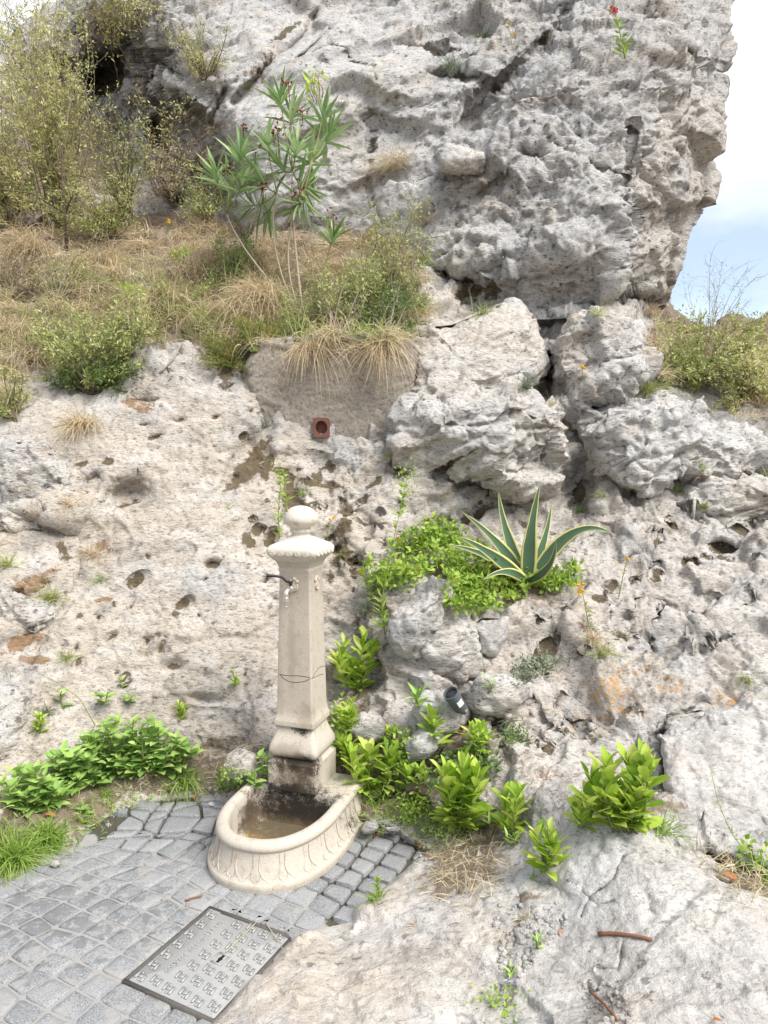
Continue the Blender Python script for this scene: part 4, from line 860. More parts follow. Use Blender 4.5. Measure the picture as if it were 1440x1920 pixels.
# cracks in the pillar
for cr in ([(524, 1264), (533, 1266), (545, 1267), (560, 1267), (573, 1269), (585, 1271), (590, 1262), (598, 1252), (606, 1249), (611, 1250)], [(525, 1264), (532, 1272), (542, 1278), (555, 1280), (570, 1278), (582, 1273), (590, 1270), (600, 1265), (610, 1263)]):
    pts = []
    for (a, b_), (c_, d_) in zip(cr[:-1], cr[1:]):
        for k in range(3): pts.append(hit(a + (c_ - a) * k / 3 + .3 * math.sin(k + a), b_ + (d_ - b_) * k / 3)[0])
    pts = np.array(pts); ca, sa = math.cos(-FR), math.sin(-FR); r = pts - np.array((FO[0], FO[1], 0)); pts = np.column_stack((r[:, 0] * ca - r[:, 1] * sa, r[:, 0] * sa + r[:, 1] * ca, r[:, 2]))
    b = MB(); b.add(*tube(pts, .0011, 5)); link('crack', b.mesh('crack', True), M['dark'], fnt)

# terracotta vent in the wall
t = NT('terracotta'); n1 = t.noise(60, 5, .65); M['terra'] = t.done(t.mix(n1, (.115, .055, .042), (.20, .092, .066)), .9, t.bump(n1, .4, .004))
vp, vn = hit(604, 803); vn = np.array((vn[0] * 0, -1, .1))
vent = thing('wall_vent', 'square terracotta vent tile with round hole in the rendered wall', 'vent', (vp[0], vp[1] - .062, vp[2] - .06))
n = 32; th = (np.arange(n) + .5) * 2 * math.pi / n; sqr = np.column_stack((np.cos(th), np.sin(th))); sqr = sqr / np.abs(sqr).max(1, keepdims=True) * np.array((.052, .064)); ci = np.column_stack((np.cos(th) * .038, np.sin(th) * .044))
rg = [(sqr, .14), (sqr, .002), (sqr * .97, 0), (ci * 1.05, 0), (ci, .003), (ci * .97, .05)]
V = np.vstack([np.column_stack((r_[:, 0], np.full(n, y_), r_[:, 1])) for r_, y_ in rg]); b = MB(); b.add(V, grid_faces(len(rg), n, True)); link('tile', b.mesh('vent_tile', True, 40), M['terra'], vent, loc=(0, 0, .06))
V = np.vstack([np.column_stack((ci[:, 0] * k_, np.full(n, y_), ci[:, 1] * k_)) for k_, y_ in ((.99, .046), (.8, .052), (.3, .044), (.02, .046))]); b = MB(); b.add(V, grid_faces(4, n, True)); link('hole_backing', b.mesh('vent_backing', True), M['terra2'] if 'terra2' in M else M['terra'], vent, loc=(0, 0, .06))

# outdoor spotlight in the rocks
t = NT('grey_lamp_paint'); M['lamp_paint'] = t.done(t.mix(t.noise(50, 3), (.075, .085, .095), (.11, .12, .13)), .5)
t = NT('white_sticker'); M['white'] = t.done((.7, .7, .68), .6)
t = NT('lamp_glass'); M['glass'] = t.done((.05, .05, .055), .08)
lp = P(864, 1312, min(hit(a_, b_)[0][1] for a_, b_ in ((858, 1296), (850, 1285), (864, 1312))) - .05)
lamp = thing('spotlight', 'small dark grey cylindrical garden spotlight tucked among the stones', 'spotlight', (lp[0], lp[1], lp[2] - .04))
ax = np.array((-.42, -.38, .72)); ax /= np.linalg.norm(ax)
b = MB(); b.add(*along([(0, .010), (.003, .030), (.014, .033), (.080, .034), (.082, .036), (.112, .036), (.112, .032), (.102, .031)], (0, 0, .0), ax)); link('housing', b.mesh('lamp_housing', True, 40), M['lamp_paint'], lamp)
b = MB(); b.add(*along([(.100, .0305), (.102, .030)], (0, 0, .0), ax)); link('lens', b.mesh('lamp_lens', True), M['glass'], lamp)
b = MB(); b.add(*tube([(.02, .05, -.04), (.01, .02, -.02), (0, 0, .015)], .012, 8)); link('bracket', b.mesh('lamp_bracket', True), M['lamp_paint'], lamp)
side = np.cross(ax, (0, 1, 0)); side /= np.linalg.norm(side); fr_ = np.cross(side, ax); fr_ = fr_ if fr_[1] < 0 else -fr_
rows_ = []
for k in range(2):
    for j in range(5):
        a = -.9 + j * .22; rows_.append(ax * (.040 + k * .034) + .0356 * (fr_ * math.cos(a) + side * (-math.sin(a) if side[0] > 0 else math.sin(a))))
b = MB(); b.add(np.array(rows_), grid_faces(2, 5)); link('sticker', b.mesh('lamp_sticker', True), M['white'], lamp)

# ------------------------------------------------------------------ plants: helpers
def leaf_mat(name, cols, by='attr', rough=.5, trans=.3):
    t = NT(name); f = t.attr('tint') if by == 'attr' else t.n('ShaderNodeObjectInfo').outputs['Random']
    f = t.math('ADD', f, t.math('MULTIPLY', t.math('SUBTRACT', t.noise(25, 2, .5), .5), .5), True)
    rp = t.n('ShaderNodeValToRGB'); t.l(f, rp.inputs['Fac']); el = rp.color_ramp.elements
    while len(el) < len(cols): el.new(.5)
    for k, c in enumerate(cols): el[k].position = k / (len(cols) - 1); el[k].color = tuple(c) + (1,)
    t.done(rp.outputs['Color'], rough, None, .3)
    tr = t.n('ShaderNodeBsdfTranslucent'); t.l(rp.outputs['Color'], tr.inputs['Color']); mx = t.n('ShaderNodeMixShader'); mx.inputs[0].default_value = trans
    t.l(t.b.outputs[0], mx.inputs[1]); t.l(tr.outputs[0], mx.inputs[2]); t.l(mx.outputs[0], t.out.inputs['Surface'])
    return t.m
M['weed'] = leaf_mat('bright_weed_leaf', [(.17, .30, .03), (.34, .50, .05), (.48, .62, .10), (.60, .66, .17)], 'obj', .65, .4)
M['weed_s'] = leaf_mat('bright_weed_small', [(.22, .35, .03), (.36, .52, .06), (.52, .65, .13)], 'attr', .6, .35)
M['nettle'] = leaf_mat('nettle_leaf', [(.20, .35, .08), (.33, .50, .12), (.50, .64, .21)], 'obj', .5, .3)
M['creeper'] = leaf_mat('creeper_leaf', [(.13, .24, .03), (.26, .40, .055), (.44, .55, .11)], 'attr', .5, .35)
M['oleander'] = leaf_mat('oleander_leaf', [(.17, .28, .10), (.28, .41, .17), (.44, .55, .30)], 'obj', .42, .3)
M['olive'] = leaf_mat('olive_leaf', [(.19, .23, .065), (.37, .41, .14), (.58, .59, .27)], 'attr', .6, .3)
M['yellowgreen'] = leaf_mat('yellow_green_leaf', [(.28, .30, .10), (.54, .53, .22), (.74, .70, .38)], 'attr', .6, .35)
M['dark_leaf'] = leaf_mat('dark_green_leaf', [(.05, .10, .025), (.11, .19, .045), (.21, .31, .08)], 'attr', .55, .3)
M['feather'] = leaf_mat('feathery_leaf', [(.09, .15, .03), (.25, .26, .06), (.48, .34, .14)], 'attr', .6, .35)
M['grey_leaf'] = leaf_mat('grey_green_leaf', [(.13, .16, .10), (.22, .26, .17), (.33, .37, .26)], 'attr', .7, .25)
M['dry'] = leaf_mat('dry_grass', [(.30, .22, .12), (.60, .48, .31), (.80, .70, .50)], 'attr', .8, .3)
M['dry_pale'] = leaf_mat('pale_dry_grass', [(.34, .27, .16), (.55, .46, .30), (.72, .63, .45)], 'attr', .8, .3)
M['grass'] = leaf_mat('green_grass', [(.14, .25, .04), (.28, .42, .075), (.46, .56, .17)], 'attr', .5, .35)
M['brown_dead'] = leaf_mat('dead_leaf', [(.20, .07, .025), (.36, .14, .05), (.45, .24, .10)], 'attr', .8, .2)
def flat(name, c, r=.8): t = NT(name); n = t.noise(40, 4, .6); return t.done(t.mix(n, tuple(x * .65 for x in c), c), r, t.bump(n, .4, .004))
M['bark'] = flat('grey_bark', (.25, .20, .15)); M['bark_dark'] = flat('dark_bark', (.13, .095, .065)); M['stem'] = flat('green_stem', (.24, .28, .09)); M['stem_red'] = flat('reddish_stem', (.30, .16, .09)); M['bark_pale'] = flat('pale_bark', (.36, .31, .23))
M['yellow'] = flat('yellow_petal', (.72, .46, .02)); M['pink'] = flat('pink_petal', (.62, .12, .22)); M['red_seed'] = flat('dark_red_flower', (.22, .035, .025)); M['orange_leaf'] = flat('orange_fallen_leaf', (.50, .20, .07)); M['twig'] = flat('brown_twig', (.27, .13, .075)); M['violet'] = flat('violet_petal', (.42, .34, .62)); M['straw'] = flat('straw', (.55, .45, .29))

def unit(v): v = np.asarray(v, float); return v / (np.linalg.norm(v, axis=-1, keepdims=True) + 1e-9)
LEAF_V = np.array([(0, 0, 0), (.42, .5, .04), (.42, 0, -.03), (.42, -.5, .04), (1, 0, -.12)]); LEAF_T = np.array([(0, 2, 1), (0, 3, 2), (1, 2, 4), (2, 3, 4)])
def leaves(mb, pos, d, L, W, tint, rng, flatness=.6):
    n = len(pos); d = unit(d); up = unit(rng.normal(size=(n, 3)) * (1 - flatness) + np.array((0, -.35, .8)) * flatness)
    s = unit(np.cross(up, d)); nn = np.cross(d, s); L = np.broadcast_to(L, (n,))[:, None, None]; W = np.broadcast_to(W, (n,))[:, None, None]
    V = pos[:, None] + LEAF_V[None, :, :1] * L * d[:, None] + LEAF_V[None, :, 1:2] * W * s[:, None] + LEAF_V[None, :, 2:] * L * nn[:, None]
    T = (LEAF_T[None] + (np.arange(n) * 5)[:, None, None]).reshape(-1, 3)
    mb.add(V.reshape(-1, 3), None, T, np.repeat(np.broadcast_to(tint, (n,)), 5))
def blades(mb, pos, d0, L, W, droop, tint, rng, seg=4, pull=(0, -.15, -1)):
    n = len(pos); d0 = unit(d0); L = np.broadcast_to(L, (n,))[:, None]; droop = np.broadcast_to(droop, (n,))[:, None]; W = np.broadcast_to(W, (n,))[:, None]
    w = unit(np.cross(d0, rng.normal(size=(n, 3)))); curl = rng.normal(size=(n, 3)) * .12; vs = []
    for k in range(seg + 1):
        t_ = k / seg; c = pos + d0 * L * t_ + np.array(pull) * droop * L * t_ * t_ + curl * L * t_ * t_; ww = w * W * (1 - t_ ** 1.6 * .92) * .5
        vs += [c - ww, c + ww]
    V = np.stack(vs, 1); m = 2 * (seg + 1)
    q = np.array([(2 * k, 2 * k + 1, 2 * k + 3, 2 * k + 2) for k in range(seg)])
    Q_ = (q[None] + (np.arange(n) * m)[:, None, None]).reshape(-1, 4); mb.add(V.reshape(-1, 3), Q_, None, np.repeat(np.broadcast_to(tint, (n,)), m))
def tuft(name, label, px, py, n, L, spread, mat='dry', droop=.7, w=.004, lean=(0, -.3, .8), seed=0, cat='grass', cone=.6, sub=1, group=None):
    """grass tussock: blades fanning out of one or several crowns"""
    rng = np.random.default_rng(seed + int(px * 7 + py)); mb = MB(); b0, _ = hit(px, py)
    for k in range(sub):
        c0 = b0 if k == 0 else hit(px + rng.normal() * spread, py + rng.normal() * spread * .5)[0]
        if np.linalg.norm(c0 - b0) > .30: continue
        m = n // sub; pos = c0 + rng.normal(size=(m, 3)) * np.array((.03, .03, .012)) * (L / .3) - np.array((0, -.01, .01)); d = np.array(lean) + rng.normal(size=(m, 3)) * cone
        d[:, 2] = np.abs(d[:, 2]) * .9 + .1
        blades(mb, pos - b0, d, L * rng.uniform(.5, 1.15, m), w, droop * rng.uniform(.5, 1.3, m), np.clip(rng.normal(.5, .24, m) + rng.normal() * .1, 0, 1), rng)
    return link(name, mb.mesh(name), M[mat], loc=tuple(b0), label=label, cat=cat, group=group)
def curve_pts(a, b, bend, n=7):
    t_ = np.linspace(0, 1, n)[:, None]; return a + (b - a) * t_ + np.asarray(bend) * (4 * t_ * (1 - t_))
def shrub(name, label, px, py, box_px, stems, leafmat, lsize, nleaf, seed, barkmat='bark', Y=None, twigs=5, cat='shrub', leafw=.34, thick=.008, depth=.5, up=.55, spread_leaf=.05, group=None, sb_=0.12, low=.25):
    """stems fan from the base to points in box_px (x0, y0, x1, y1) at distance Y +- depth; leaves along the twigs"""
    rng = np.random.default_rng(seed); b0, _ = hit(px, py); Y = Y or b0[1]; bb = MB(); lf = MB(); ends = []
    for k in range(stems):
        ex, ey = rng.uniform(box_px[0], box_px[2]), rng.uniform(box_px[1], box_px[3]); e = P(ex, ey, Y + rng.uniform(-1, .6) * depth) - b0; s0 = (rng.normal(size=3) * np.array((.06, .05, 0)) + np.array((e[0] * sb_, 0, 0)) / (np.linalg.norm(e) + 1e-6)) * (np.linalg.norm(e))
        pts = curve_pts(s0 * .6, e, np.array((0, 0, .06)) * np.linalg.norm(e) + rng.normal(size=3) * .05 * np.linalg.norm(e), 8); th = thick * rng.uniform(.55, 1.1)
        bb.add(*tube(pts, np.linspace(th, th * .2, 8), 4, False)); ends.append((pts, th))
        for j in range(twigs):
            i0 = rng.uniform(min(.3, low + .05), 1) * 6.9; i = int(i0); p0 = pts[i] + (pts[i + 1] - pts[i]) * (i0 - i); ln = np.linalg.norm(e) * rng.uniform(.12, .32)
            d = unit(unit(pts[i + 1] - pts[i]) * .9 + rng.normal(size=3) * .55 + np.array((0, -.05, .15))); tp = curve_pts(p0, p0 + d * ln, rng.normal(size=3) * ln * .08, 5)
            bb.add(*tube(tp, np.linspace(th * .45, th * .12, 5), 3, False)); ends.append((tp, th * .4))
    tot = sum(len(p) for p, _ in ends); per = max(1, nleaf // len(ends)); tone = rng.normal(size=len(ends)) * .16
    for k, (pts, _) in enumerate(ends):
        u = rng.uniform(low if len(pts) == 8 else 0, 1, per) * (len(pts) - 1.001); i = u.astype(int); p = pts[i] + (pts[i + 1] - pts[i]) * (u - i)[:, None] + rng.normal(size=(per, 3)) * spread_leaf * .35
        d = unit(pts[i + 1] - pts[i]) * up + rng.normal(size=(per, 3)) * .55; leaves(lf, p, d, lsize * rng.uniform(.6, 1.25, per), lsize * leafw * rng.uniform(.7, 1.2, per), np.clip(.5 + tone[k] + rng.normal(size=per) * .18, 0, 1), rng, .45)
    o = thing(name, label, cat, b0, group=group)
    link('branches', bb.mesh('branches'), M[barkmat], o); link('foliage', lf.mesh('foliage'), M[leafmat], o)
    return o
def leaf_mesh(name, w, rows=6, curl=.25, fold=.12, wave=0.0, prof=None):
    """one curved leaf 1 m long and w m wide, lying along +X"""
    t_ = np.linspace(0, 1, rows + 1); prof = prof or (lambda x: (math.sin(math.pi * min(1, x ** .72)) ** .85))
    V = []
    for x in t_:
        h = .5 * w * prof(x) + (.018 if x == 0 else 0.002); z = -curl * x * x
        V += [(x, -h, z + fold * h * 2 + wave * math.sin(x * 17)), (x, -h * .5, z + fold * h * .7), (x, 0, z), (x, h * .5, z + fold * h * .7), (x, h, z + fold * h * 2 + wave * math.sin(x * 17 + 2))]
    return mesh_np(name, np.array(V), grid_faces(rows + 1, 5))
def frame_mat(p, d, up, s, sw=1.0):
    x = unit(d); y = unit(np.cross(up, x)); z = np.cross(x, y); m = Matrix.Identity(4)
    for r in range(3): m[r][0] = x[r] * s; m[r][1] = y[r] * s * sw; m[r][2] = z[r] * s; m[r][3] = p[r]
    return m
WEED_LEAF = leaf_mesh('weed_leaf', .36, 6, .06, .20, .006, lambda x: math.sin(math.pi * min(1, x ** 1.15)) ** .75); WEED_LEAF.materials.append(M['weed'])
WEED_LEAF2 = leaf_mesh('weed_leaf_wavy', .40, 7, .20, .16, .018, lambda x: math.sin(math.pi * min(1, x ** 1.1)) ** .75); WEED_LEAF2.materials.append(M['weed'])
NETTLE_LEAF = leaf_mesh('nettle_leaf', .62, 5, .22, .10, .012, lambda x: math.sin(math.pi * min(1, x ** .55)) ** .8); NETTLE_LEAF.materials.append(M['nettle'])
OLE_LEAF = leaf_mesh('oleander_leaf', .125, 5, .10, .25); OLE_LEAF.materials.append(M['oleander'])
def weed(name, label, stems, Lf, seed, per=9, mat='weed', meshes=None, cat='weed', stemmat='stem', group=None, upness=.9):
    """stems: (base px, base py, top px, top py); whorls of upright leaves up every stem"""
    rng = np.random.default_rng(seed); meshes = meshes or (WEED_LEAF, WEED_LEAF2); b0, n0 = hit(stems[0][0], stems[0][1]); o = thing(name, label, cat, b0 - np.array((0, 0, .01)), group=group); sb = MB()
    for bx_, by, tx, ty in stems:
        s0, _ = hit(bx_, by); s0 = s0 if np.linalg.norm(s0 - b0) < .5 else b0 + np.array(P(bx_, by, b0[1]) - P(stems[0][0], stems[0][1], b0[1])); e = P(tx, ty, s0[1] - .03 + rng.normal() * .02); ln = np.linalg.norm(e - s0); stop = s0 + (e - s0) * max(.25, 1 - .6 * Lf / max(ln, .01)); pts = curve_pts(s0 - b0, stop - b0, rng.normal(size=3) * .02, 6) + np.array((0, 0, .01)); sb.add(*tube(pts, np.linspace(.0045, .0025, 6), 5))
        for k in range(per):
            f = (k + .5) / per; i0 = min(f ** .8, .999) * 5; i = int(min(i0, 4)); p = pts[i] + (pts[i + 1] - pts[i]) * (i0 - i); a = k * 2.4 + rng.uniform(0, .6); out = np.array((math.cos(a), math.sin(a), 0)); el = (.40 + .95 * f) * upness + rng.normal() * .15
            d = out * math.cos(el) + np.array((0, 0, 1)) * math.sin(el); upv = np.array((0, 0, 1.0)) * math.cos(el) - out * math.sin(el)
            s = Lf * rng.uniform(.8, 1.2) * (1.0 - .35 * max(0, f - .75) / .25)
            lo = link('leaf', meshes[int(rng.integers(len(meshes)))], None, o); lo.matrix_local = frame_mat(p, d, upv + rng.normal(size=3) * .22, s, rng.uniform(.8, 1.15))
    link('stem', sb.mesh('stem'), M[stemmat], o)
    return o

# ------------------------------------------------------------------ dry grass covering the terrace (nobody could count it)
rng = np.random.default_rng(101)
def grass_cover(name, label, poly, nclump, per, L, mat, seed, droop=.8, w=.0045, lean=(0, -.25, .75), cone=.55, skip=None):
    rng = np.random.default_rng(seed); mb = MB(); p_ = np.array(poly); k = 0
    while k < nclump:
        x, y = rng.uniform(p_[:, 0].min(), p_[:, 0].max()), rng.uniform(p_[:, 1].min(), p_[:, 1].max())
        if not in_poly(np.array(x), np.array(y), poly): continue
        k += 1; c0, _ = hit(x, y); ln = L * rng.uniform(.6, 1.25); sw = rng.normal(size=3) * np.array((.5, .3, .1))
        pos = c0 + rng.normal(size=(per, 3)) * np.array((.05, .04, .015)); d = np.array(lean) + sw + rng.normal(size=(per, 3)) * cone; d[:, 2] = np.abs(d[:, 2]) * .85 + .05
        blades(mb, pos, d, ln * rng.uniform(.4, 1.15, per), w, droop * rng.uniform(.5, 1.3, per), np.clip(rng.normal(.5, .2, per) + rng.normal() * .17, 0, 1), rng)
    return link(name, mb.mesh(name), M[mat], label=label, kind='stuff')
grass_cover('dry_grass', 'straw coloured dry grass covering the ledge above the pale rock face', [(-120, 420), (150, 440), (330, 430), (480, 470), (600, 520), (790, 500), (790, 640), (720, 660), (600, 655), (470, 640), (330, 625), (230, 640), (60, 700), (-120, 760)], 250, 50, .36, 'dry', 102, .95, .0045, (.1, -.25, .7), .45)
grass_cover('dry_grass', 'dry grass on the bank behind the oleander stems', [(330, 420), (440, 430), (520, 440), (700, 440), (790, 470), (790, 540), (600, 540), (400, 500)], 130, 40, .26, 'dry', 112, .6)
grass_cover('dry_grass', 'thin greenish grass mixed into the dry ledge grass', [(-60, 520), (300, 480), (600, 540), (790, 480), (790, 640), (500, 640), (200, 640), (-60, 740)], 210, 30, .27, 'olive', 103, .6)
grass_cover('dry_grass', 'brown grass on the shadowed bank in the upper left', [(-100, 300), (160, 320), (330, 300), (420, 380), (440, 450), (200, 450), (-100, 440)], 90, 34, .28, 'dry', 104, .7)
grass_cover('dry_grass', 'brown dry grass under the bushes right of the boulders', [(1190, 590), (1300, 610), (1470, 615), (1470, 790), (1400, 790), (1320, 740), (1230, 700)], 110, 34, .22, 'dry', 105, .6)
grass_cover('dry_grass', 'short grass and moss in cracks of the left rock face', [(-40, 880), (150, 900), (200, 1010), (210, 1120), (120, 1170), (-40, 1240)], 34, 22, .07, 'dry', 106, .5, .003)
grass_cover('weeds_ground', 'low mixed green weeds on the soil strip left of the basin', [(-60, 1480), (120, 1470), (300, 1475), (420, 1450), (470, 1455), (400, 1485), (270, 1498), (215, 1515), (150, 1595), (0, 1640), (-60, 1650)], 110, 14, .07, 'grass', 107, .5, .005)
grass_cover('weeds_ground', 'low green and straw grass on the soil right of the basin', [(640, 1420), (760, 1430), (900, 1520), (930, 1560), (860, 1600), (780, 1570), (690, 1535), (650, 1480)], 60, 14, .08, 'grass', 108, .5, .004)
grass_cover('dry_litter', 'straw and dead stalks littering the soil right of the paving', [(820, 1590), (930, 1580), (960, 1640), (930, 1690), (860, 1690), (810, 1650)], 60, 9, .09, 'dry_pale', 109, .25, .003, (0, 0, .08), .5)
grass_cover('dry_litter', 'dead grass and leaf litter below the smooth slab at right', [(1290, 1600), (1350, 1605), (1450, 1650), (1460, 1700), (1390, 1680), (1310, 1640)], 60, 9, .08, 'dry_pale', 110, .2, .003, (0, 0, .06), .5)
grass_cover('dry_litter', 'dead stalks and roots on the soil left of the basin', [(240, 1440), (480, 1395), (500, 1450), (420, 1480), (250, 1490)], 50, 9, .10, 'dry_pale', 111, .3, .003, (0, 0, .15), .5)

# ------------------------------------------------------------------ grass tussocks
for a in [
    ('straw tussock draping over the rendered wall left of the vent', 575, 655, 260, .27, 16, 'dry', 1.2, (-.15, -.6, .4)),
    ('straw tussock draping over the rendered wall right of the vent', 715, 655, 260, .29, 14, 'dry', 1.3, (.1, -.6, .4)),
    ('dry tussock on the pale rock below the left green shrub', 150, 800, 300, .30, 12, 'dry', .9, (0, -.5, .7)),
    ('dry tussock at the left edge beside the pale rock', 20, 745, 260, .32, 12, 'dry', .9, (-.1, -.5, .6)),
    ('flattened straw tussock on the cliff ledge beside a grey block', 760, 300, 240, .34, 20, 'dry_pale', .75, (-.5, -.4, .35)),
    ('yellow green tussock right of the knobbly boulder', 1212, 735, 260, .30, 10, 'olive', .8, (0, -.5, .7)),
    ('wide straw tussock sweeping down below the tall left shrub', 190, 500, 420, .45, 24, 'dry', .9, (.5, -.5, .5)),
    ('big straw tussock left of the oleander foot', 330, 560, 460, .48, 26, 'dry', .95, (.35, -.5, .5)),
    ('straw tussock directly under the oleander stems', 500, 560, 420, .45, 22, 'dry', .95, (-.2, -.5, .55)),
    ('grey dry tussock at the far left edge of the ledge', 15, 620, 360, .42, 20, 'dry_pale', .95, (.2, -.5, .5)),
    ('brown tussock at the foot of the bare dark sapling', 60, 470, 360, .42, 22, 'dry', .9, (0, -.5, .5)),
    ('straw tussock right of the oleander near the cliff foot', 760, 590, 300, .36, 14, 'dry', .9, (.1, -.5, .7))]:
    lab, px, py, n, L, sp, mt, dr, ln = a; n, L = int(n * 1.3), L * (1.25 if sp > 18 else 1.0); tuft('grass_tussock', lab, px, py, n, L, sp, mt, dr, .0038, ln, 3, 'grass', .75 if 'draping' in lab else .55, 4, 'dry grass tussocks on the ledge and rocks')
for lab, px, py, n, L, mt, dr, w, ln, cone in [
    ('long bladed green grass clump right of the nettles', 345, 1470, 110, .26, 'grass', .8, .006, (.1, -.2, .7), .55),
    ('bright green grass clump at the left end of the paving', 95, 1580, 420, .19, 'grass', .6, .005, (.1, -.3, .7), .6),
    ('thick green grass clump in the lower left corner of the soil', 20, 1615, 620, .24, 'grass', .6, .005, (.1, -.3, .7), .6),
    ('arching dark grass clump between the basin and the leafy weeds', 715, 1500, 150, .22, 'grass', .9, .004, (0, -.3, .6), .6),
    ('thin green grass clump left of the bright weed on the slab edge', 1235, 1560, 60, .16, 'grass', .5, .004, (.2, -.3, .7), .4),
    ('yellowish short grass patch beside the setts left of the basin', 200, 1490, 110, .09, 'grass', .5, .004, (0, -.2, .7), .6),
    ('tiny green grass sprig by the stone at the paving edge', 1000, 1650, 50, .06, 'grass', .5, .003, (0, -.2, .7), .7),
    ('pale grass tuft on the dark ledge of the upper cliff', 850, 135, 110, .28, 'grey_leaf', .5, .005, (0, -.3, .8), .5),
    ('grass tuft at the foot of the cliff above the flat slab', 905, 590, 130, .20, 'olive', .5, .005, (0, -.4, .6), .6),
    ('dry grass tuft in the hollow of the left rock face', 246, 940, 60, .07, 'dry', .5, .003, (0, -.3, .5), .7)]:
    tuft('grass_clump', lab, px, py, n, L, 8, mt, dr, w, ln, 5, 'grass', cone, 2)

# ------------------------------------------------------------------ shrubs
shrub('tall_shrub', 'tall yellow green shrub filling the upper left corner', 120, 420, (10, -30, 170, 240), 46, 'yellowgreen', .038, 12000, 201, 'bark_pale', 6.6, 8, depth=.5, thick=.008, sb_=.45, low=.05)
shrub('tall_shrub', 'loose pale shrub with bare stems at the left edge', 10, 440, (-90, 90, 90, 330), 32, 'yellowgreen', .038, 6000, 202, 'bark_pale', 6.3, 7, depth=.4, thick=.007, sb_=.5, low=.05)
shrub('shrub', 'twiggy olive shrub right of the tall yellow green shrub', 230, 400, (150, 190, 265, 350), 24, 'olive', .034, 2000, 203, 'bark', 6.7, 6, depth=.4, thick=.009)
shrub('shrub', 'sparse yellow shrub growing in the dark gully', 310, 360, (250, 180, 345, 320), 16, 'yellowgreen', .040, 1000, 204, 'bark', 7.0, 5, depth=.3)
shrub('shrub', 'dark green undergrowth below the tall left shrub', 200, 450, (60, 350, 260, 440), 32, 'olive', .034, 2800, 205, 'bark', 6.3, 5, depth=.3)
shrub('shrub', 'dark green clump at the left edge below the loose shrub', 20, 420, (-60, 310, 70, 390), 24, 'olive', .034, 2200, 206, 'bark', 6.6, 5, depth=.3)
shrub('shrub', 'grey green broom shrub on the upper cliff ledge', 385, 150, (310, 40, 440, 125), 26, 'yellowgreen', .040, 1700, 207, 'bark', 7.1, 5, depth=.3, leafw=.18)
shrub('shrub', 'orange tinged hanging plant beside the dark cave', 210, 70, (185, 5, 240, 80), 14, 'feather', .045, 900, 208, 'bark', 7.6, 5, depth=.2)
shrub('shrub', 'small yellow green shrub at the top edge above the cave', 250, 20, (230, -30, 300, 40), 14, 'yellowgreen', .04, 700, 209, 'bark', 7.5, 5, depth=.2)
shrub('shrub', 'leafy green shrub on the left of the ledge above the pale rock', 180, 735, (70, 580, 300, 720), 60, 'olive', .034, 8000, 210, 'bark', 4.75, 6, depth=.35)
shrub('shrub', 'dark green low growth under the leafy ledge shrub', 170, 740, (90, 660, 280, 735), 24, 'dark_leaf', .032, 1700, 211, 'bark_dark', 4.6, 5, depth=.2)
shrub('shrub', 'feathery dark green bush left of the oleander stems', 430, 560, (390, 440, 480, 540), 30, 'dark_leaf', .030, 3000, 212, 'stem', 5.6, 6, depth=.25, leafw=.2)
shrub('shrub', 'green bush with dry stalks right of the oleander', 740, 620, (690, 390, 810, 600), 52, 'olive', .034, 6000, 213, 'bark', 5.4, 6, depth=.3, leafw=.26)
shrub('shrub', 'mid green small leaved bush just right of the oleander trunk', 640, 640, (580, 480, 720, 620), 50, 'olive', .032, 5500, 214, 'bark', 5.1, 6, depth=.3)
shrub('shrub', 'tangled green bush above the right end of the rendered wall', 720, 650, (640, 540, 780, 640), 40, 'dark_leaf', .032, 3600, 215, 'bark', 5.0, 5, depth=.25)
shrub('shrub', 'feathery orange green cypress spurge hanging at the wall top left', 440, 690, (372, 630, 470, 690), 50, 'feather', .028, 6000, 216, 'stem', 4.7, 6, depth=.2, leafw=.16)
shrub('shrub', 'feathery yellow green spurge beside the hanging straw tussock', 480, 660, (440, 600, 530, 650), 44, 'feather', .028, 4500, 217, 'stem', 4.75, 6, depth=.2, leafw=.16)
shrub('shrub', 'bright green sprig in the dry grass above the left shrub', 345, 490, (325, 455, 365, 485), 10, 'weed_s', .04, 260, 218, 'stem', 5.9, 4, depth=.1)
shrub('shrub', 'small yellow green bush in the middle of the dry ledge', 255, 585, (232, 535, 290, 575), 14, 'weed_s', .04, 380, 219, 'stem', 5.2, 4, depth=.12)
shrub('shrub', 'leafy bush right of the knobbly boulder against the sky', 1320, 715, (1235, 590, 1430, 730), 60, 'olive', .038, 6500, 220, 'bark', 5.5, 7, depth=.4, thick=.005)
shrub('shrub', 'yellowish bush at the right edge below the sky', 1400, 745, (1340, 640, 1490, 770), 40, 'yellowgreen', .036, 3200, 221, 'bark', 5.2, 6, depth=.3, thick=.005)
shrub('shrub', 'low dark green bush at the right edge beside the broad boulder', 1440, 930, (1400, 860, 1480, 920), 18, 'dark_leaf', .034, 900, 222, 'bark', 4.7, 5, depth=.15)
shrub('bare_shrub', 'thin leafless branches standing against the sky at right', 1330, 640, (1270, 465, 1450, 580), 14, 'olive', .022, 420, 223, 'bark', 6.2, 7, depth=.3, thick=.0038)
shrub('bare_shrub', 'bare twigs against the sky in the top left corner', 60, 170, (-40, -30, 36, 80), 14, 'olive', .026, 160, 224, 'bark_dark', 7.2, 7, depth=.3, thick=.007)
shrub('shrub', 'rounded green tuft on the grassy bank far left', 30, 790, (-30, 700, 60, 780), 16, 'olive', .03, 800, 225, 'bark', 4.4, 4, depth=.15)
shrub('shrub', 'dry straw coloured brush filling the gully left of the cliff', 330, 380, (240, 250, 400, 370), 26, 'dry', .045, 1500, 226, 'bark', 6.9, 5, depth=.3, leafw=.14)
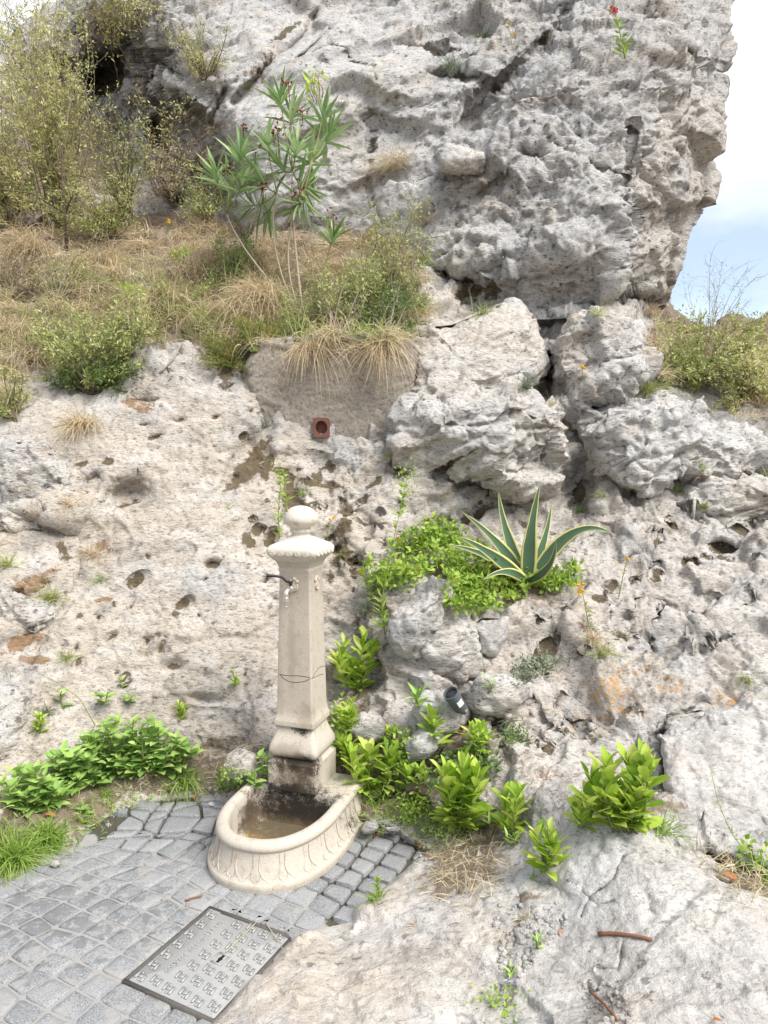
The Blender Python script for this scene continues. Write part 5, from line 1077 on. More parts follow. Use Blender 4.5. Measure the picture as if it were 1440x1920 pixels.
shrub('shrub', 'olive brush hanging over the gully edge left of the oleander', 390, 420, (330, 300, 420, 400), 20, 'olive', .036, 1100, 227, 'bark', 6.7, 5, depth=.25)
shrub('shrub', 'greyish dry brush at the far left of the ledge', 20, 560, (-60, 440, 90, 540), 26, 'dry_pale', .045, 1300, 228, 'bark', 5.9, 5, depth=.3, leafw=.12)
shrub('shrub', 'green tangle in the straw grass left of the feathery bush', 330, 600, (270, 520, 400, 590), 22, 'olive', .030, 1100, 229, 'stem', 5.2, 5, depth=.2, leafw=.22)
shrub('shrub', 'pale green brush on the ledge under the tall left shrub', 110, 560, (40, 470, 200, 550), 26, 'yellowgreen', .032, 1300, 230, 'bark', 5.8, 5, depth=.25, leafw=.2)
shrub('shrub', 'yellow green stems in front of the large ledge tussock', 560, 640, (510, 560, 600, 630), 18, 'olive', .030, 800, 231, 'stem', 5.0, 5, depth=.15, leafw=.2)
# bare dark sapling
b0, _ = hit(125, 470); sap = MB()
main_ = [P(125, 470, b0[1]), P(122, 400, b0[1] - .05), P(116, 340, b0[1] - .08), P(118, 290, b0[1] - .1), P(108, 260, b0[1] - .1)]
sap.add(*tube(np.array(main_) - b0, [.013, .011, .009, .007, .004], 6)); sap.add(*tube(np.array([main_[2], P(100, 310, b0[1] - .15), P(110, 300, b0[1] - .1), P(104, 255, b0[1] - .1)]) - b0, [.010, .009, .008, .004], 5)); sap.add(*tube(np.array([main_[1], P(60, 362, b0[1] - .2), P(0, 355, b0[1] - .3), P(-40, 350, b0[1] - .3)]) - b0, [.007, .006, .005, .004], 5))
sap.add(*tube(np.array([main_[1], P(150, 330, b0[1]), P(170, 260, b0[1] + .1), P(160, 160, b0[1] + .1)]) - b0, [.010, .009, .007, .004], 5))
link('bare_sapling', sap.mesh('bare_sapling'), M['bark_dark'], loc=tuple(b0), label='bare dark brown sapling with forked stem in the left grass', cat='sapling')

# ------------------------------------------------------------------ oleander
rng = np.random.default_rng(31)
ob, _ = hit(570, 600); OY = ob[1] + .25
ole = thing('oleander', 'oleander bush with narrow leaves and dark red flower heads', 'oleander', ob)
CL = [(545, 215), (525, 180), (605, 215), (615, 255), (500, 265), (555, 275), (525, 310), (452, 285), (405, 325), (430, 345), (487, 330), (470, 385), (498, 400), (572, 350), (560, 385), (625, 440), (580, 300), (455, 340)]
HUB = {0: [(575, 585), (556, 480), (545, 400), (548, 320)], 1: [(585, 610), (520, 520), (500, 430), (520, 360)], 2: [(580, 605), (500, 530), (440, 450), (425, 400)], 3: [(575, 600), (510, 470), (560, 370), (585, 300)]}
use = [0, 0, 3, 3, 1, 0, 0, 2, 2, 2, 1, 1, 1, 0, 3, None, 3, 2]
for h, pts in HUB.items():
    w_ = np.array([P(x, y, OY - .02 * k) for k, (x, y) in enumerate(pts)]) - ob; w_[0] = rng.normal(size=3) * .02
    t_ = np.linspace(0, 1, 13)[:, None]; sm = (1 - t_) ** 3 * w_[0] + 3 * t_ * (1 - t_) ** 2 * w_[1] + 3 * t_ ** 2 * (1 - t_) * w_[2] + t_ ** 3 * w_[3]; b = MB(); b.add(*tube(sm, np.linspace(.011 if h == 0 else .008, .005, 13), 7)); link('stem', b.mesh('oleander_stem'), M['bark_pale'], ole)
for k, (x, y) in enumerate(CL):
    e = P(x, y, OY + rng.uniform(-.25, .2)) - ob; u_ = use[k]
    s0 = (P(*HUB[u_][3], OY - .06) if u_ is not None else P(588, 560, OY)) - ob
    pts = curve_pts(s0, e, np.array((0, 0, -.03)), 6); b = MB(); b.add(*tube(pts, np.linspace(.006, .004, 6), 5)); link('stem', b.mesh('oleander_twig'), M['stem'], ole)
    dr = unit(unit(e - s0) + np.array((0, -.1, .6)))
    for j in range(16):
        a = j * 2.4 + rng.random(); f = (j + .5) / 16; side = unit(np.cross(dr, (math.cos(a), math.sin(a), .3))); el = .25 + 1.0 * f + rng.normal() * .12; d = side * math.cos(el) + dr * math.sin(el)
        lo = link('leaf', OLE_LEAF, None, ole); lo.matrix_local = frame_mat(e - dr * .09 * (1 - f), d, dr * math.cos(el) - side * math.sin(el) + rng.normal(size=3) * .2, rng.uniform(.19, .28) * (1.08 - .3 * f), rng.uniform(.9, 1.2))
for k, (x, y) in enumerate([(541, 158), (566, 202), (512, 242), (520, 240), (556, 243), (424, 308), (428, 316), (566, 352), (562, 356), (490, 350), (492, 346), (625, 412), (378, 296), (455, 236), (478, 280)]):
    b = MB(); c0 = P(x, y, OY - .12) - ob
    for j in range(9 if k % 3 else 14):
        p = c0 + rng.normal(size=3) * .026; V, Q_, T_ = lathe([(-.012, .001), (-.004, .005), (.004, .006), (.010, .001)], 5); V = V @ np.linalg.qr(rng.normal(size=(3, 3)))[0]; b.add(V * rng.uniform(.7, 1.3) + p, Q_, T_)
    b.add(*tube([c0, c0 + np.array((.0, .06, -.10))], [.003, .003], 4)); link('flower_head', b.mesh('flower_head'), M['red_seed'], ole, kind='stuff')
shrub('seedling', 'small yellow leaved seedling above the oleander on the cliff', 598, 190, (570, 125, 600, 155), 5, 'weed_s', .09, 40, 232, 'stem_red', 6.3, 2, cat='seedling', leafw=.3)

# ------------------------------------------------------------------ agave
t = NT('agave_leaf'); uvx = t.attr('tint'); n1 = t.noise(7, 3, .6)
c = t.mix(n1, (.035, .085, .045), (.085, .155, .085)); c = t.mix(t.ramp(t.math('ADD', uvx, t.math('MULTIPLY', t.math('SUBTRACT', t.noise(18, 2, .5), .5), .18)), .66, .76), c, (.56, .52, .19)); M['agave'] = t.done(c, .42, None, .45)
ab, _ = hit(985, 1092); ab = ab + np.array((0, -.05, .02))
aga = thing('agave', 'variegated agave with green leaves edged in yellow on the rock shelf', 'agave', ab)
for tipx, tipy, dy, wd, bend in [(935, 922, .05, .068, (-.03, 0, .02)), (1012, 908, -.10, .09, (-.02, -.02, 0)), (1034, 945, .10, .060, (.02, 0, 0)), (866, 960, -.05, .07, (.02, 0, .02)), (858, 1006, -.22, .072, (-.01, 0, .03)), (838, 1022, -.10, .055, (0, 0, .04)), (1150, 1002, -.16, .074, (.0, 0, .13)), (1042, 1012, -.26, .050, (.03, -.03, -.02)), (905, 1088, -.28, .05, (0, -.02, .05)), ]:
    tip = P(tipx, tipy, ab[1] + dy) - ab; pts = curve_pts(np.array((tip[0] * .05, dy * .08, 0)), tip, bend, 15); tg = unit(np.gradient(pts, axis=0)); view = unit(np.array((0, -1.0, .25))); sd = unit(np.cross(tg, view)); nn = np.cross(sd, tg); V = []; tint = []
    for k in range(15):
        f = k / 14; wv = wd * (.62 + .38 * math.sin(math.pi * min(1, f * 1.5 + .1))) * (1 - f ** 3.2) * .5 + .0008; th = .012 * (1 - f) + .002
        for a, h in ((-1, 0.20), (-.72, .06), (-.35, -.02), (0, -.06), (.35, -.02), (.72, .06), (1, .20)):
            V.append(pts[k] + sd[k] * a * wv + nn[k] * (h * wv)); tint.append(abs(a))
        for a, h in ((.7, -.15), (0, -.5), (-.7, -.15)):
            V.append(pts[k] + sd[k] * a * wv + nn[k] * (h * wv * .4 - th * (1 if a == 0 else .6))); tint.append(abs(a) * .9)
    me = mesh_np('agave_leaf', np.array(V), grid_faces(15, 10, True), None, {'tint': np.array(tint)}); link('leaf', me, M['agave'], aga)

# ------------------------------------------------------------------ bright broad leaved weeds
W_ = [
 ('bright green broad leaved weed right of the fountain pillar', [(665, 1295, 640, 1185), (670, 1295, 685, 1170), (680, 1295, 715, 1200), (660, 1290, 625, 1220), (672, 1298, 660, 1235)], .105, 301, 10),
 ('small bright weed below the weed right of the pillar', [(655, 1365, 665, 1300), (650, 1370, 640, 1325), (660, 1366, 672, 1325)], .075, 302, 8),
 ('bright weed clump just right of the fountain plinth', [(680, 1495, 655, 1395), (690, 1495, 690, 1390), (705, 1495, 730, 1385), (685, 1495, 670, 1430), (715, 1490, 745, 1410)], .10, 303, 10),
 ('large wavy leaved weed in the middle of the slope foot', [(858, 1565, 830, 1420), (862, 1565, 870, 1400), (868, 1565, 900, 1425), (855, 1560, 830, 1470), (866, 1562, 890, 1475), (860, 1565, 858, 1450)], .12, 304, 11),
 ('bright weed growing below the spotlight', [(820, 1400, 808, 1320), (826, 1402, 830, 1315), (822, 1402, 818, 1350)], .085, 305, 8),
 ('medium bright weed on the soil right of the large wavy weed', [(960, 1570, 945, 1465), (965, 1570, 975, 1465), (962, 1570, 985, 1490)], .085, 306, 9),
 ('bright weed above the foreground rock right of the soil patch', [(1015, 1635, 1000, 1540), (1020, 1635, 1030, 1532), (1015, 1638, 1045, 1560)], .085, 307, 9),
 ('large bright weed at the edge of the smooth slab', [(1150, 1560, 1090, 1430), (1160, 1560, 1130, 1410), (1175, 1560, 1170, 1400), (1190, 1560, 1205, 1390), (1205, 1560, 1235, 1410), (1170, 1560, 1110, 1480), (1180, 1562, 1150, 1470), (1195, 1562, 1215, 1470), (1160, 1560, 1075, 1500)], .098, 308, 10),
 ('tiny bright rosette on the pale rock left of the pillar', [(435, 1282, 435, 1252)], .045, 309, 9),
 ('tiny bright rosette on the pale rock above the nettles', [(340, 1350, 336, 1312), (342, 1350, 350, 1325)], .05, 310, 8),
 ('tiny bright rosette at the left end of the pale rock foot', [(74, 1375, 66, 1338), (76, 1374, 84, 1345)], .05, 311, 8),
 ('bright weed hugging the right corner of the fountain moulding', [(640, 1440, 632, 1375), (648, 1440, 655, 1380), (644, 1442, 668, 1400)], .085, 313, 9),
 ('bright weed filling the gap left of the large wavy weed', [(775, 1500, 765, 1435), (785, 1500, 790, 1430), (780, 1502, 805, 1450)], .08, 314, 9),
 ('leafy weed above the large wavy weed below the pale stone', [(890, 1420, 880, 1350), (900, 1420, 905, 1345), (895, 1422, 925, 1375)], .075, 315, 8),
 ('bright weed at the left foot of the large bright weed', [(1085, 1550, 1065, 1500), (1095, 1552, 1090, 1495), (1090, 1552, 1110, 1510)], .07, 316, 9),
 ('small bright weed by the stone above the plinth weeds', [(735, 1400, 728, 1362), (738, 1400, 745, 1370)], .05, 312, 8),
]
for lab, st, L, sd, per in W_: weed('leafy_weed', lab, st, L * .88, sd, int(per * 2.0), group='bright leafy weeds')
NARROW = leaf_mesh('narrow_leaf', .24, 5, .35, .2); NARROW.materials.append(M['nettle'])
for lab, st, L, sd, per in [
 ('dark narrow leaved seedling left of the spotlight', [(783, 1318, 780, 1288), (785, 1318, 792, 1292)], .075, 321, 9),
 ('drooping dark green sprout above the agave bed stones', [(915, 1300, 905, 1262)], .05, 322, 7),
 ('blue green spurge rosette at the edge of the soil patch', [(918, 1570, 915, 1530)], .06, 323, 12),
 ('blue green spurge rosette below the medium bright weed', [(948, 1590, 948, 1560)], .05, 324, 12),
 ('blue green seedling rosette on the gravel of the foreground rock', [(1008, 1778, 1008, 1764)], .03, 325, 12),
 ('pale green seedling rosette left on the foreground rock', [(958, 1818, 958, 1802)], .03, 326, 12)]: weed('rosette_weed', lab, st, L, sd, per, meshes=(NARROW,), group='small dark rosettes')
for lab, st, L, sd, per in [
 ('round leaved ivy sprout between the basin and the beige stone', [(490, 1462, 482, 1405), (492, 1462, 498, 1412), (488, 1464, 476, 1432)], .055, 331, 9),
 ('nettle patch at the right of the pale rock foot', [(290, 1470, 300, 1365), (310, 1470, 335, 1385), (280, 1470, 265, 1370), (300, 1472, 320, 1410), (325, 1472, 360, 1405), (295, 1475, 290, 1420)], .070, 332, 13),
 ('nettle patch in the middle of the pale rock foot', [(200, 1470, 190, 1355), (215, 1470, 225, 1350), (190, 1470, 160, 1375), (210, 1474, 245, 1385), (205, 1475, 205, 1410), (225, 1475, 240, 1430), (195, 1475, 175, 1430)], .070, 333, 13),
 ('nettle patch in front of the left grey rock', [(120, 1490, 120, 1400), (130, 1490, 150, 1410), (110, 1492, 90, 1420), (140, 1492, 165, 1440), (120, 1500, 125, 1450)], .072, 334, 12),
 ('nettle patch at the left edge above the lawn clump', [(40, 1530, 30, 1440), (60, 1530, 70, 1440), (25, 1532, 0, 1460), (70, 1535, 95, 1470), (45, 1540, 50, 1490), (85, 1525, 110, 1480)], .072, 335, 12),
 ('nettle patch bridging the middle and the right nettles', [(250, 1465, 250, 1350), (262, 1465, 275, 1345), (245, 1468, 235, 1385), (258, 1470, 262, 1410)], .068, 339, 14),
 ('nettle patch between the middle nettles and the grey rock', [(160, 1480, 150, 1385), (170, 1480, 178, 1375), (155, 1484, 140, 1430), (168, 1486, 172, 1440)], .068, 340, 14),
 ('young nettle leaves climbing the rock above the patch', [(120, 1330, 115, 1285), (180, 1320, 175, 1290), (190, 1320, 205, 1292)], .055, 336, 6),
 ('young nettle sprig beside the hole in the pale rock', [(232, 1290, 228, 1262), (236, 1318, 240, 1300)], .045, 337, 5),
 ('low clover like weed on the soil left of the grey setts', [(150, 1540, 145, 1522), (160, 1528, 165, 1515)], .035, 338, 9)]: weed('nettle', lab, [(a_ + q_ * 15, b_ - 22 + q_ * 6, c_ + q_ * 17, d_ - 16 + q_ * 12) for a_, b_, c_, d_ in st for q_ in (0, 1)] if sd in (332, 333, 334, 335, 339, 340) else st, L * .98, sd, int(per * 1.05), meshes=(NETTLE_LEAF,), cat='nettle', upness=.55, group='nettles and round leaved plants')

# ------------------------------------------------------------------ creeping plants, herbs and tufts
def mat_plant(name, label, poly, n, ls, mat, seed, h=.05, leafw=.55, cat='creeper', base=None, up=.4):
    rng = np.random.default_rng(seed); lf = MB(); p_ = np.array(poly); b0, _ = hit(*(base or tuple(p_.mean(0)))); k = 0
    while k < n:
        x, y = rng.uniform(p_[:, 0].min(), p_[:, 0].max()), rng.uniform(p_[:, 1].min(), p_[:, 1].max())
        if not in_poly(np.array(x), np.array(y), poly): continue
        c0, nr = hit(x, y); m = 9; k += m; tone = rng.normal() * .14
        if np.linalg.norm(c0 - b0) > .9: continue
        hh = h * rng.uniform(.2, 1.3); pos = c0 - b0 + np.array((0, -.02, hh)) + rng.normal(size=(m, 3)) * np.array((.022, .022, .014)); d = rng.normal(size=(m, 3)) * .7 + np.array((0, -.3, up)); leaves(lf, pos, d, ls * rng.uniform(.6, 1.3, m), ls * leafw * rng.uniform(.8, 1.2, m), np.clip(.5 + tone + hh / h * .12 + rng.normal(size=m) * .18, 0, 1), rng, .6)
    o = thing(name, label, cat, b0); link('foliage', lf.mesh('foliage'), M[mat], o, kind='stuff'); return o
mat_plant('creeping_plant', 'bright green creeper spreading in front of the agave', [(830, 1120), (860, 1060), (960, 1070), (1060, 1090), (1050, 1110), (980, 1120), (950, 1150), (890, 1160), (840, 1150)], 1700, .036, 'creeper', 341, .07)
mat_plant('creeping_plant', 'bushy green creeper left of the agave bed', [(735, 1090), (760, 1030), (800, 1010), (845, 1020), (900, 1050), (900, 1090), (840, 1100), (800, 1095), (760, 1110), (700, 1130), (690, 1080)], 1500, .038, 'creeper', 342, .09)
mat_plant('creeping_plant', 'small green sprig behind the creeper under the boulder', [(795, 1030), (800, 1000), (850, 1005), (860, 1030), (820, 1040)], 260, .04, 'creeper', 343, .09)
mat_plant('creeping_plant', 'creeper shoots reaching right below the agave', [(1000, 1080), (1080, 1070), (1090, 1100), (1040, 1120), (1000, 1110)], 260, .04, 'creeper', 344, .07)
mat_plant('herb', 'low green herb between the setts and the wavy weed', [(745, 1530), (770, 1500), (800, 1490), (800, 1540), (770, 1560)], 320, .02, 'creeper', 345, .05, .6, 'herb')
mat_plant('herb', 'needle leaved yellow green stonecrop beside the soil patch', [(798, 1570), (805, 1530), (850, 1525), (875, 1550), (850, 1580), (815, 1590)], 900, .020, 'creeper', 346, .06, .16, 'herb')
mat_plant('herb', 'mixed small herbs behind the bright plinth weeds', [(735, 1400), (770, 1380), (775, 1430), (760, 1470), (730, 1460)], 420, .024, 'grass', 347, .06, .5, 'herb')
mat_plant('herb', 'dark herbs around the stems of the large wavy weed', [(780, 1440), (820, 1420), (920, 1400), (935, 1450), (900, 1480), (800, 1490)], 420, .028, 'nettle_s' if 'nettle_s' in M else 'dark_leaf', 348, .05, .5, 'herb')
mat_plant('herb', 'blue green and rusty fern like cushion on the right slope', [(960, 1270), (975, 1235), (1040, 1230), (1050, 1250), (1010, 1270), (975, 1280)], 520, .022, 'grey_leaf', 349, .02, .5, 'herb')
mat_plant('herb', 'small dark ferns in the crack above the bright weeds', [(940, 1390), (950, 1350), (970, 1360), (985, 1400), (960, 1410)], 240, .022, 'dark_leaf', 350, .02, .4, 'herb')
mat_plant('herb', 'low weeds right beside the fountain foot on the slope', [(625, 1360), (640, 1320), (660, 1360), (650, 1400), (630, 1400)], 300, .026, 'weed_s', 351, .05, .5, 'herb')
mat_plant('herb', 'tiny leaved green mat on the soil left of the basin rim', [(410, 1475), (420, 1445), (470, 1450), (480, 1470), (440, 1480)], 300, .018, 'grass', 352, .02, .7, 'herb')
mat_plant('herb', 'yellow green creeping stonecrop at the bottom of the foreground rock', [(885, 1868), (900, 1862), (950, 1875), (960, 1845), (970, 1850), (965, 1890), (940, 1900), (900, 1880)], 150, .014, 'creeper', 353, .01, .6, 'herb')
mat_plant('herb', 'trailing green weed at the right edge of the litter', [(1390, 1590), (1410, 1590), (1450, 1640), (1450, 1665), (1420, 1640)], 160, .024, 'creeper', 354, .02, .6, 'herb')
for k, (lab, px, py, n, L, mt, w) in enumerate([
    ('grey green tuft at the left end of the rendered wall', 492, 800, 90, .10, 'grey_leaf', .003), ('grey spiky tuft on the rock right of the pillar', 690, 1140, 130, .13, 'grey_leaf', .003), ('grey green cushion above the left nettles', 85, 1335, 110, .09, 'grey_leaf', .004), ('small green tuft on the middle of the pale rock', 428, 950, 50, .06, 'grass', .004),
    ('olive tuft on the lower left rock', 125, 1235, 90, 0.124, 'olive', .004), ('green and dry tuft in the rusty crack at left', 95, 1120, 150, 0.155, 'olive', .004), ('dry brown tuft in the left crack', 170, 1040, 170, 0.155, 'dry', .003), ('green tuft below the dry brown tuft at left', 190, 1085, 50, 0.124, 'grass', .003), ('dry tuft beside the hollow in the left rock', 128, 945, 110, 0.124, 'dry', .003), ('dry green tuft at the far left crack', 15, 1060, 110, 0.155, 'olive', .004),
    ('grey tuft between the flat slab and the large boulder', 985, 725, 130, .13, 'grey_leaf', .004), ('pale tuft in the gap left of the knobbly boulder', 1035, 760, 90, .12, 'dry_pale', .003), ('small yellow green tuft on the broad boulder', 1318, 880, 60, .10, 'grass', .004), ('dry tuft on the broad boulder edge', 1318, 895, 60, .10, 'dry', .003), ('yellow green cushion under the broad boulder', 1275, 920, 120, .08, 'grass', .004), ('olive cushion on the rock shelf right', 1320, 950, 120, .07, 'olive', .004), ('green sprig under the broad boulder at left', 1130, 930, 60, .10, 'olive', .004), ('little plant in the dark agave crevice', 1085, 960, 60, .10, 'grass', .004),
    ('dry reddish weed on the right slope', 1110, 1200, 160, .14, 'dry', .003), ('olive weed around the dry reddish weed', 1130, 1225, 170, .13, 'olive', .003), ('pale olive cushion at the right edge of the slope', 1400, 1275, 80, .08, 'olive', .004), ('green tuft beside the dark hole on the pale rock', 800, 975, 40, .05, 'dark_leaf', .005), ('dry mossy tuft right of the wall foot', 735, 855, 90, .09, 'olive', .003), ('grassy tuft above the wall foot crack', 570, 925, 60, .09, 'grass', .003), ('green herb tuft beside the pillar finial', 645, 1040, 90, .08, 'olive', .003),
    ('dry tuft in the crack of the foreground rock', 780, 1735, 50, .05, 'dry', .003), ('straw tuft in the foreground gravel', 985, 1725, 60, .05, 'dry_pale', .003), ('small weed at the paving edge in the foreground', 706, 1690, 40, .09, 'grass', .005), ('dry reddish seedling on the slope left of the large bright weed', 1025, 1455, 40, .07, 'brown_dead', .003), ('green tuft on the stone below the agave stones', 955, 1350, 50, .07, 'grey_leaf', .003), ('brown dry fern under the bright weed below the spotlight', 865, 1370, 90, .10, 'brown_dead', .006),
    ('low grass tuft on the cliff above the oleander', 465, 165, 90, .18, 'olive', .004), ('small tuft in the middle of the cliff face', 640, 205, 60, .16, 'grey_leaf', .004), ('dry stalk bush on the cliff right of the green bush', 800, 420, 120, .30, 'dry_pale', .004), ('rusty grass below the overhang', 1215, 590, 130, .20, 'dry', .004), ('dark ivy tuft on the upper cliff', 905, 70, 40, .14, 'dark_leaf', .010), ('thin dry tuft below the hanging cliff nose', 1120, 590, 60, .14, 'olive', .004)]):
    tuft('small_tuft', lab, px, py, n, L, 4, mt, .35, w, (0, -.35, .75), 40 + k, 'plant', .75, 1, 'small tufts in the rock cracks')

# ------------------------------------------------------------------ slender flowering stalks
def stalk(name, label, pts_px, Ls, n, mat, seed, dy=0.0, flowers=None, fmat='yellow', plume=0, fr=.010, th=.0035):
    rng = np.random.default_rng(seed); b0, _ = hit(*pts_px[0]); b0 = b0 + np.array((0, -.02, 0)); o = thing(name, label, 'flower' if flowers else 'weed', b0)
    pts = np.array([P(x, y, b0[1] + dy * k / len(pts_px)) for k, (x, y) in enumerate(pts_px)]) - b0; t_ = np.linspace(0, len(pts) - 1, 14); sm = np.column_stack([np.interp(t_, range(len(pts)), pts[:, k]) for k in range(3)])
    b = MB(); b.add(*tube(sm, np.linspace(th, th * .4, 14), 5)); link('stem', b.mesh('stem'), M['stem'], o)
    lf = MB(); u = rng.uniform(0, 12.9, n); i = u.astype(int); p = sm[i] + (sm[i + 1] - sm[i]) * (u - i)[:, None]; d = rng.normal(size=(n, 3)) * np.array((1, .6, .3)) + np.array((0, -.2, .8)); leaves(lf, p, d, Ls * rng.uniform(.6, 1.2, n) * (1.2 - .6 * u / 13), Ls * .2, np.clip(rng.normal(.6, .2, n), 0, 1), rng)
    if plume:
        p = sm[-1] + rng.normal(size=(plume, 3)) * np.array((.035, .03, .05)); leaves(lf, p, rng.normal(size=(plume, 3)) + np.array((0, 0, .8)), .018, .006, np.clip(rng.normal(.8, .15, plume), 0, 1), rng)
    link('foliage', lf.mesh('foliage'), M[mat], o)
    for fx, fy in flowers or []:
        c0 = P(fx, fy, b0[1] + dy - .01) - b0; b = MB()
        for k in range(9):
            a = k / 9 * 2 * math.pi; leaf_d = np.array((math.cos(a), -.35, math.sin(a))); leaves(b, c0[None], leaf_d[None], fr * 1.4, fr * .8, .5, rng, 0)
        V, Q_, T_ = lathe([(-.003, fr * .2), (0, fr * .5), (.003, fr * .3)], 8); b.add(V[:, [0, 2, 1]] + c0 + np.array((0, -.003, 0)), Q_, T_)
        near = sm[np.argmin(np.linalg.norm(sm - c0, axis=1))]; b.add(*tube([near, (near + c0) / 2 + np.array((0, 0, -.004)), c0], .0016, 4)); link('flower', b.mesh('flower'), M[fmat], o)
    return o
stalk('tall_weed', 'tall pale green weed with feathery top left of the agave', [(722, 1190), (715, 1130), (728, 1060), (745, 980), (762, 900)], .075, 90, 'creeper', 401, .06, [(747, 1012)], plume=160)
stalk('tall_weed', 'thin upright weed behind the fountain finial', [(524, 1010), (522, 960), (526, 915), (524, 880)], .05, 60, 'creeper', 402, .02, plume=40)
stalk('tall_weed', 'slender green stalk behind the wall foot tuft', [(538, 960), (536, 920), (532, 880)], .04, 30, 'creeper', 403, .02)
stalk('yellow_flower', 'weed with bright orange yellow flowers on the right rock', [(1105, 1180), (1098, 1140), (1090, 1100)], .04, 24, 'olive', 404, -.02, [(1082, 1096), (1092, 1094), (1090, 1106), (1086, 1110)], fr=.013)
stalk('yellow_flower', 'single small yellow flower on a thin stalk far right of the agave', [(1160, 1120), (1168, 1080), (1176, 1048)], .03, 14, 'olive', 405, 0, [(1176, 1047)])
stalk('yellow_flower', 'small yellow flowers beside the fountain finial', [(612, 1010), (616, 990), (622, 974)], .03, 12, 'olive', 406, 0, [(619, 973), (626, 970)])
stalk('yellow_flower', 'weed with a yellow flower left of the bushy creeper', [(690, 1110), (684, 1080), (678, 1070)], .06, 30, 'creeper', 407, 0, [(676, 1072)])
stalk('pink_flower', 'pink flowering valerian on the cliff near the top edge', [(1172, 110), (1166, 80), (1160, 50), (1150, 18)], .11, 34, 'creeper', 408, -.1, [(1148, 16), (1154, 20), (1150, 24)], 'pink', fr=.022, th=.006)
stalk('yellow_flower', 'thin stalk with two yellow flowers on the upper cliff', [(965, 110), (958, 75), (953, 45)], .05, 12, 'olive', 409, -.1, [(952, 43), (963, 63)], fr=.016)
stalk('yellow_flower', 'yellow flower on a stalk in the dry ledge grass', [(310, 450), (314, 432), (318, 416)], .04, 14, 'dark_leaf', 410, -.1, [(317, 415)], fr=.02)
stalk('yellow_flower', 'orange flower tops on the knobbly boulder', [(1090, 712), (1092, 700), (1092, 688)], .03, 12, 'dry', 411, -.05, [(1090, 686), (1096, 690)], fr=.012)
stalk('tall_weed', 'pale seed stalk on the slope right of the spotlight', [(912, 1345), (906, 1300), (908, 1255), (902, 1220)], .014, 60, 'creeper', 412, -.02, th=.0018)
stalk('tall_weed', 'second pale seed stalk beside the fern crack', [(944, 1360), (946, 1320), (940, 1280)], .014, 50, 'creeper', 413, -.02, th=.0018)
stalk('tall_weed', 'thin trailing stalk across the smooth slab', [(1400, 1600), (1370, 1560), (1345, 1500), (1332, 1440)], .018, 34, 'creeper', 414, -.05, th=.0016)
stalk('tall_weed', 'small upright weed at the edge of the setts', [(706, 1692), (708, 1665), (706, 1645)], .03, 40, 'creeper', 415, 0)
stalk('violet_flower', 'tiny violet flower on the foreground gravel', [(958, 1850), (957, 1842), (956, 1838)], .014, 6, 'creeper', 416, 0, [(956, 1838)], 'violet', fr=.009, th=.001)
stalk('dead_stalk', 'long thin bare stalk arching above the left nettles', [(178, 1360), (150, 1310), (100, 1275), (70, 1262)], .02, 6, 'dry', 417, -.1, th=.0025)

# ------------------------------------------------------------------ sticks, fallen leaves, gravel
def stick(name, label, pts_px, r, mat='twig', lift=.008):
    w = np.array([hit(x, y)[0] for x, y in pts_px]) + np.array((0, 0, lift)); t_ = np.linspace(0, len(w) - 1, 9); sm = np.column_stack([np.interp(t_, range(len(w)), w[:, k]) for k in range(3)]); b0 = sm.mean(0); b = MB(); b.add(*tube(sm - b0, r * np.linspace(1.1, .8, 9), 7)); return link(name, b.mesh(name), M[mat], loc=tuple(b0), label=label, cat='stick')
stick('stick', 'reddish brown stick lying on the foreground rock', [(1122, 1756), (1150, 1755), (1190, 1760), (1222, 1767)], .0055)
stick('stick', 'thin dark twig in the gravel at the bottom of the rock', [(1106, 1864), (1130, 1885), (1158, 1918)], .004)
stick('stick', 'short dark twig on the setts between basin and cover', [(347, 1692), (362, 1687), (380, 1683)], .003)
stick('stick', 'pale straw lying across the manhole cover', [(424, 1788), (455, 1758), (486, 1727)], .0014, 'straw', .006)
stick('stick', 'pale straw at the right corner of the manhole cover', [(498, 1733), (520, 1765), (537, 1795)], .0014, 'straw', .006)
stick('stick', 'dead branch lying on the rock below the feathery spurge', [(300, 705), (325, 680), (340, 650)], .006, 'bark_pale', .02)
stick('stick', 'dead pale stalk in front of the creeper', [(770, 1055), (810, 1065), (850, 1095)], .0035, 'bark_pale', .09)
FL = leaf_mesh('fallen_leaf', .5, 4, .25, .3, .02); FL.materials.append(M['orange_leaf'])
rng = np.random.default_rng(77)
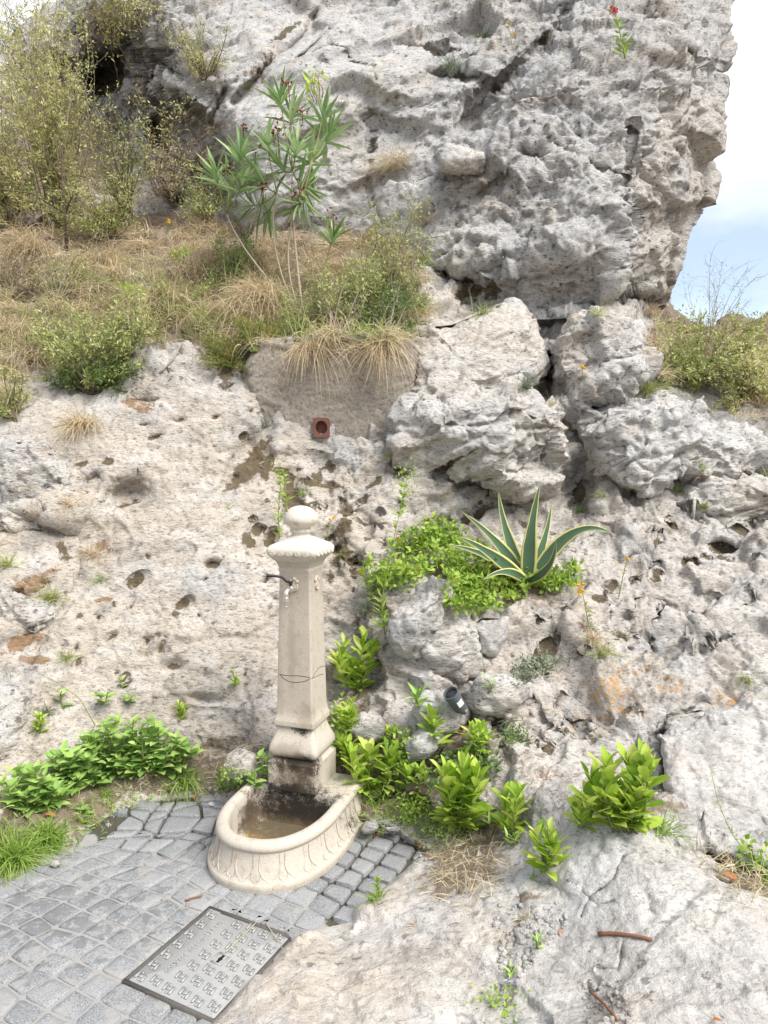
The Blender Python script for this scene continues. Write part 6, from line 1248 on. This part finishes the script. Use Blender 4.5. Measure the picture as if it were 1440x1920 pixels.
for lab, px, py, s in [('curled orange leaf between the two stones right of the basin', 712, 1555, .05), ('orange leaf lying on the setts corner at right', 790, 1588, .035), ('orange leaf at the top of the setts right of the basin', 768, 1568, .03), ('orange leaf in the gravel of the foreground rock', 1050, 1748, .028), ('brown leaf on the soil above the left setts', 362, 1500, .04), ('orange leaf in the bright lawn clump', 84, 1528, .05), ('dry leaf near the bottom right of the foreground rock', 1336, 1912, .022), ('yellow dry leaf in the litter under the slab', 1382, 1656, .05), ('reddish leaf at the foot of the bright weed on the rock', 1032, 1652, .03), ('brown curled leaf near the bottom of the manhole', 305, 1690, .02), ('pale leaf on the setts by the top corner of the cover', 348, 1706, .014), ('tan leaf on the soil by the beige stone', 420, 1470, .04)]:
    p, nr = hit(px, py); o = link('fallen_leaf', FL, None, loc=tuple(p + nr * .006), label=lab, cat='leaf', group='fallen leaves'); a = rng.uniform(0, 6.28); o.rotation_euler = (rng.normal() * .25, rng.normal() * .25, a); o.scale = (s, s, s)
def gravel(label, poly, n, smin, smax, seed, mat='boulder'):
    rng = np.random.default_rng(seed); mb = MB(); p_ = np.array(poly); k = 0
    ico = np.array([(0, 0, 1), (.89, 0, .45), (.28, .85, .45), (-.72, .53, .45), (-.72, -.53, .45), (.28, -.85, .45), (.72, .53, -.45), (-.28, .85, -.45), (-.89, 0, -.45), (-.28, -.85, -.45), (.72, -.53, -.45), (0, 0, -1)])
    tr = [(0, 1, 2), (0, 2, 3), (0, 3, 4), (0, 4, 5), (0, 5, 1), (1, 6, 2), (2, 7, 3), (3, 8, 4), (4, 9, 5), (5, 10, 1), (2, 6, 7), (3, 7, 8), (4, 8, 9), (5, 9, 10), (1, 10, 6), (6, 11, 7), (7, 11, 8), (8, 11, 9), (9, 11, 10), (10, 11, 6)]
    while k < n:
        x, y = rng.uniform(p_[:, 0].min(), p_[:, 0].max()), rng.uniform(p_[:, 1].min(), p_[:, 1].max())
        if not in_poly(np.array(x), np.array(y), poly): continue
        k += 1; c0, _ = hit(x, y); s = smin + (smax - smin) * rng.random() ** 3; mb.add(ico * s * rng.uniform(.55, 1.2, (1, 3)) * (1 + rng.normal(size=(12, 1)) * .12) + c0, None, tr)
    return link('gravel', mb.mesh('gravel', False), M[mat], label=label, kind='stuff')
gravel('loose pale gravel in the hollow of the foreground rock', [(930, 1700), (1050, 1690), (1070, 1740), (1010, 1790), (960, 1860), (930, 1790)], 260, .003, .014, 501)
gravel('loose gravel along the crack at the bottom of the foreground rock', [(1080, 1830), (1170, 1850), (1200, 1940), (1100, 1940)], 150, .003, .013, 502)
gravel('small stones on the soil left of the basin', [(150, 1500), (260, 1450), (470, 1430), (460, 1480), (270, 1500), (140, 1600)], 130, .003, .013, 503)
gravel('small stones on the soil right of the basin', [(680, 1520), (900, 1560), (930, 1640), (830, 1680), (780, 1590), (690, 1560)], 130, .003, .013, 504)
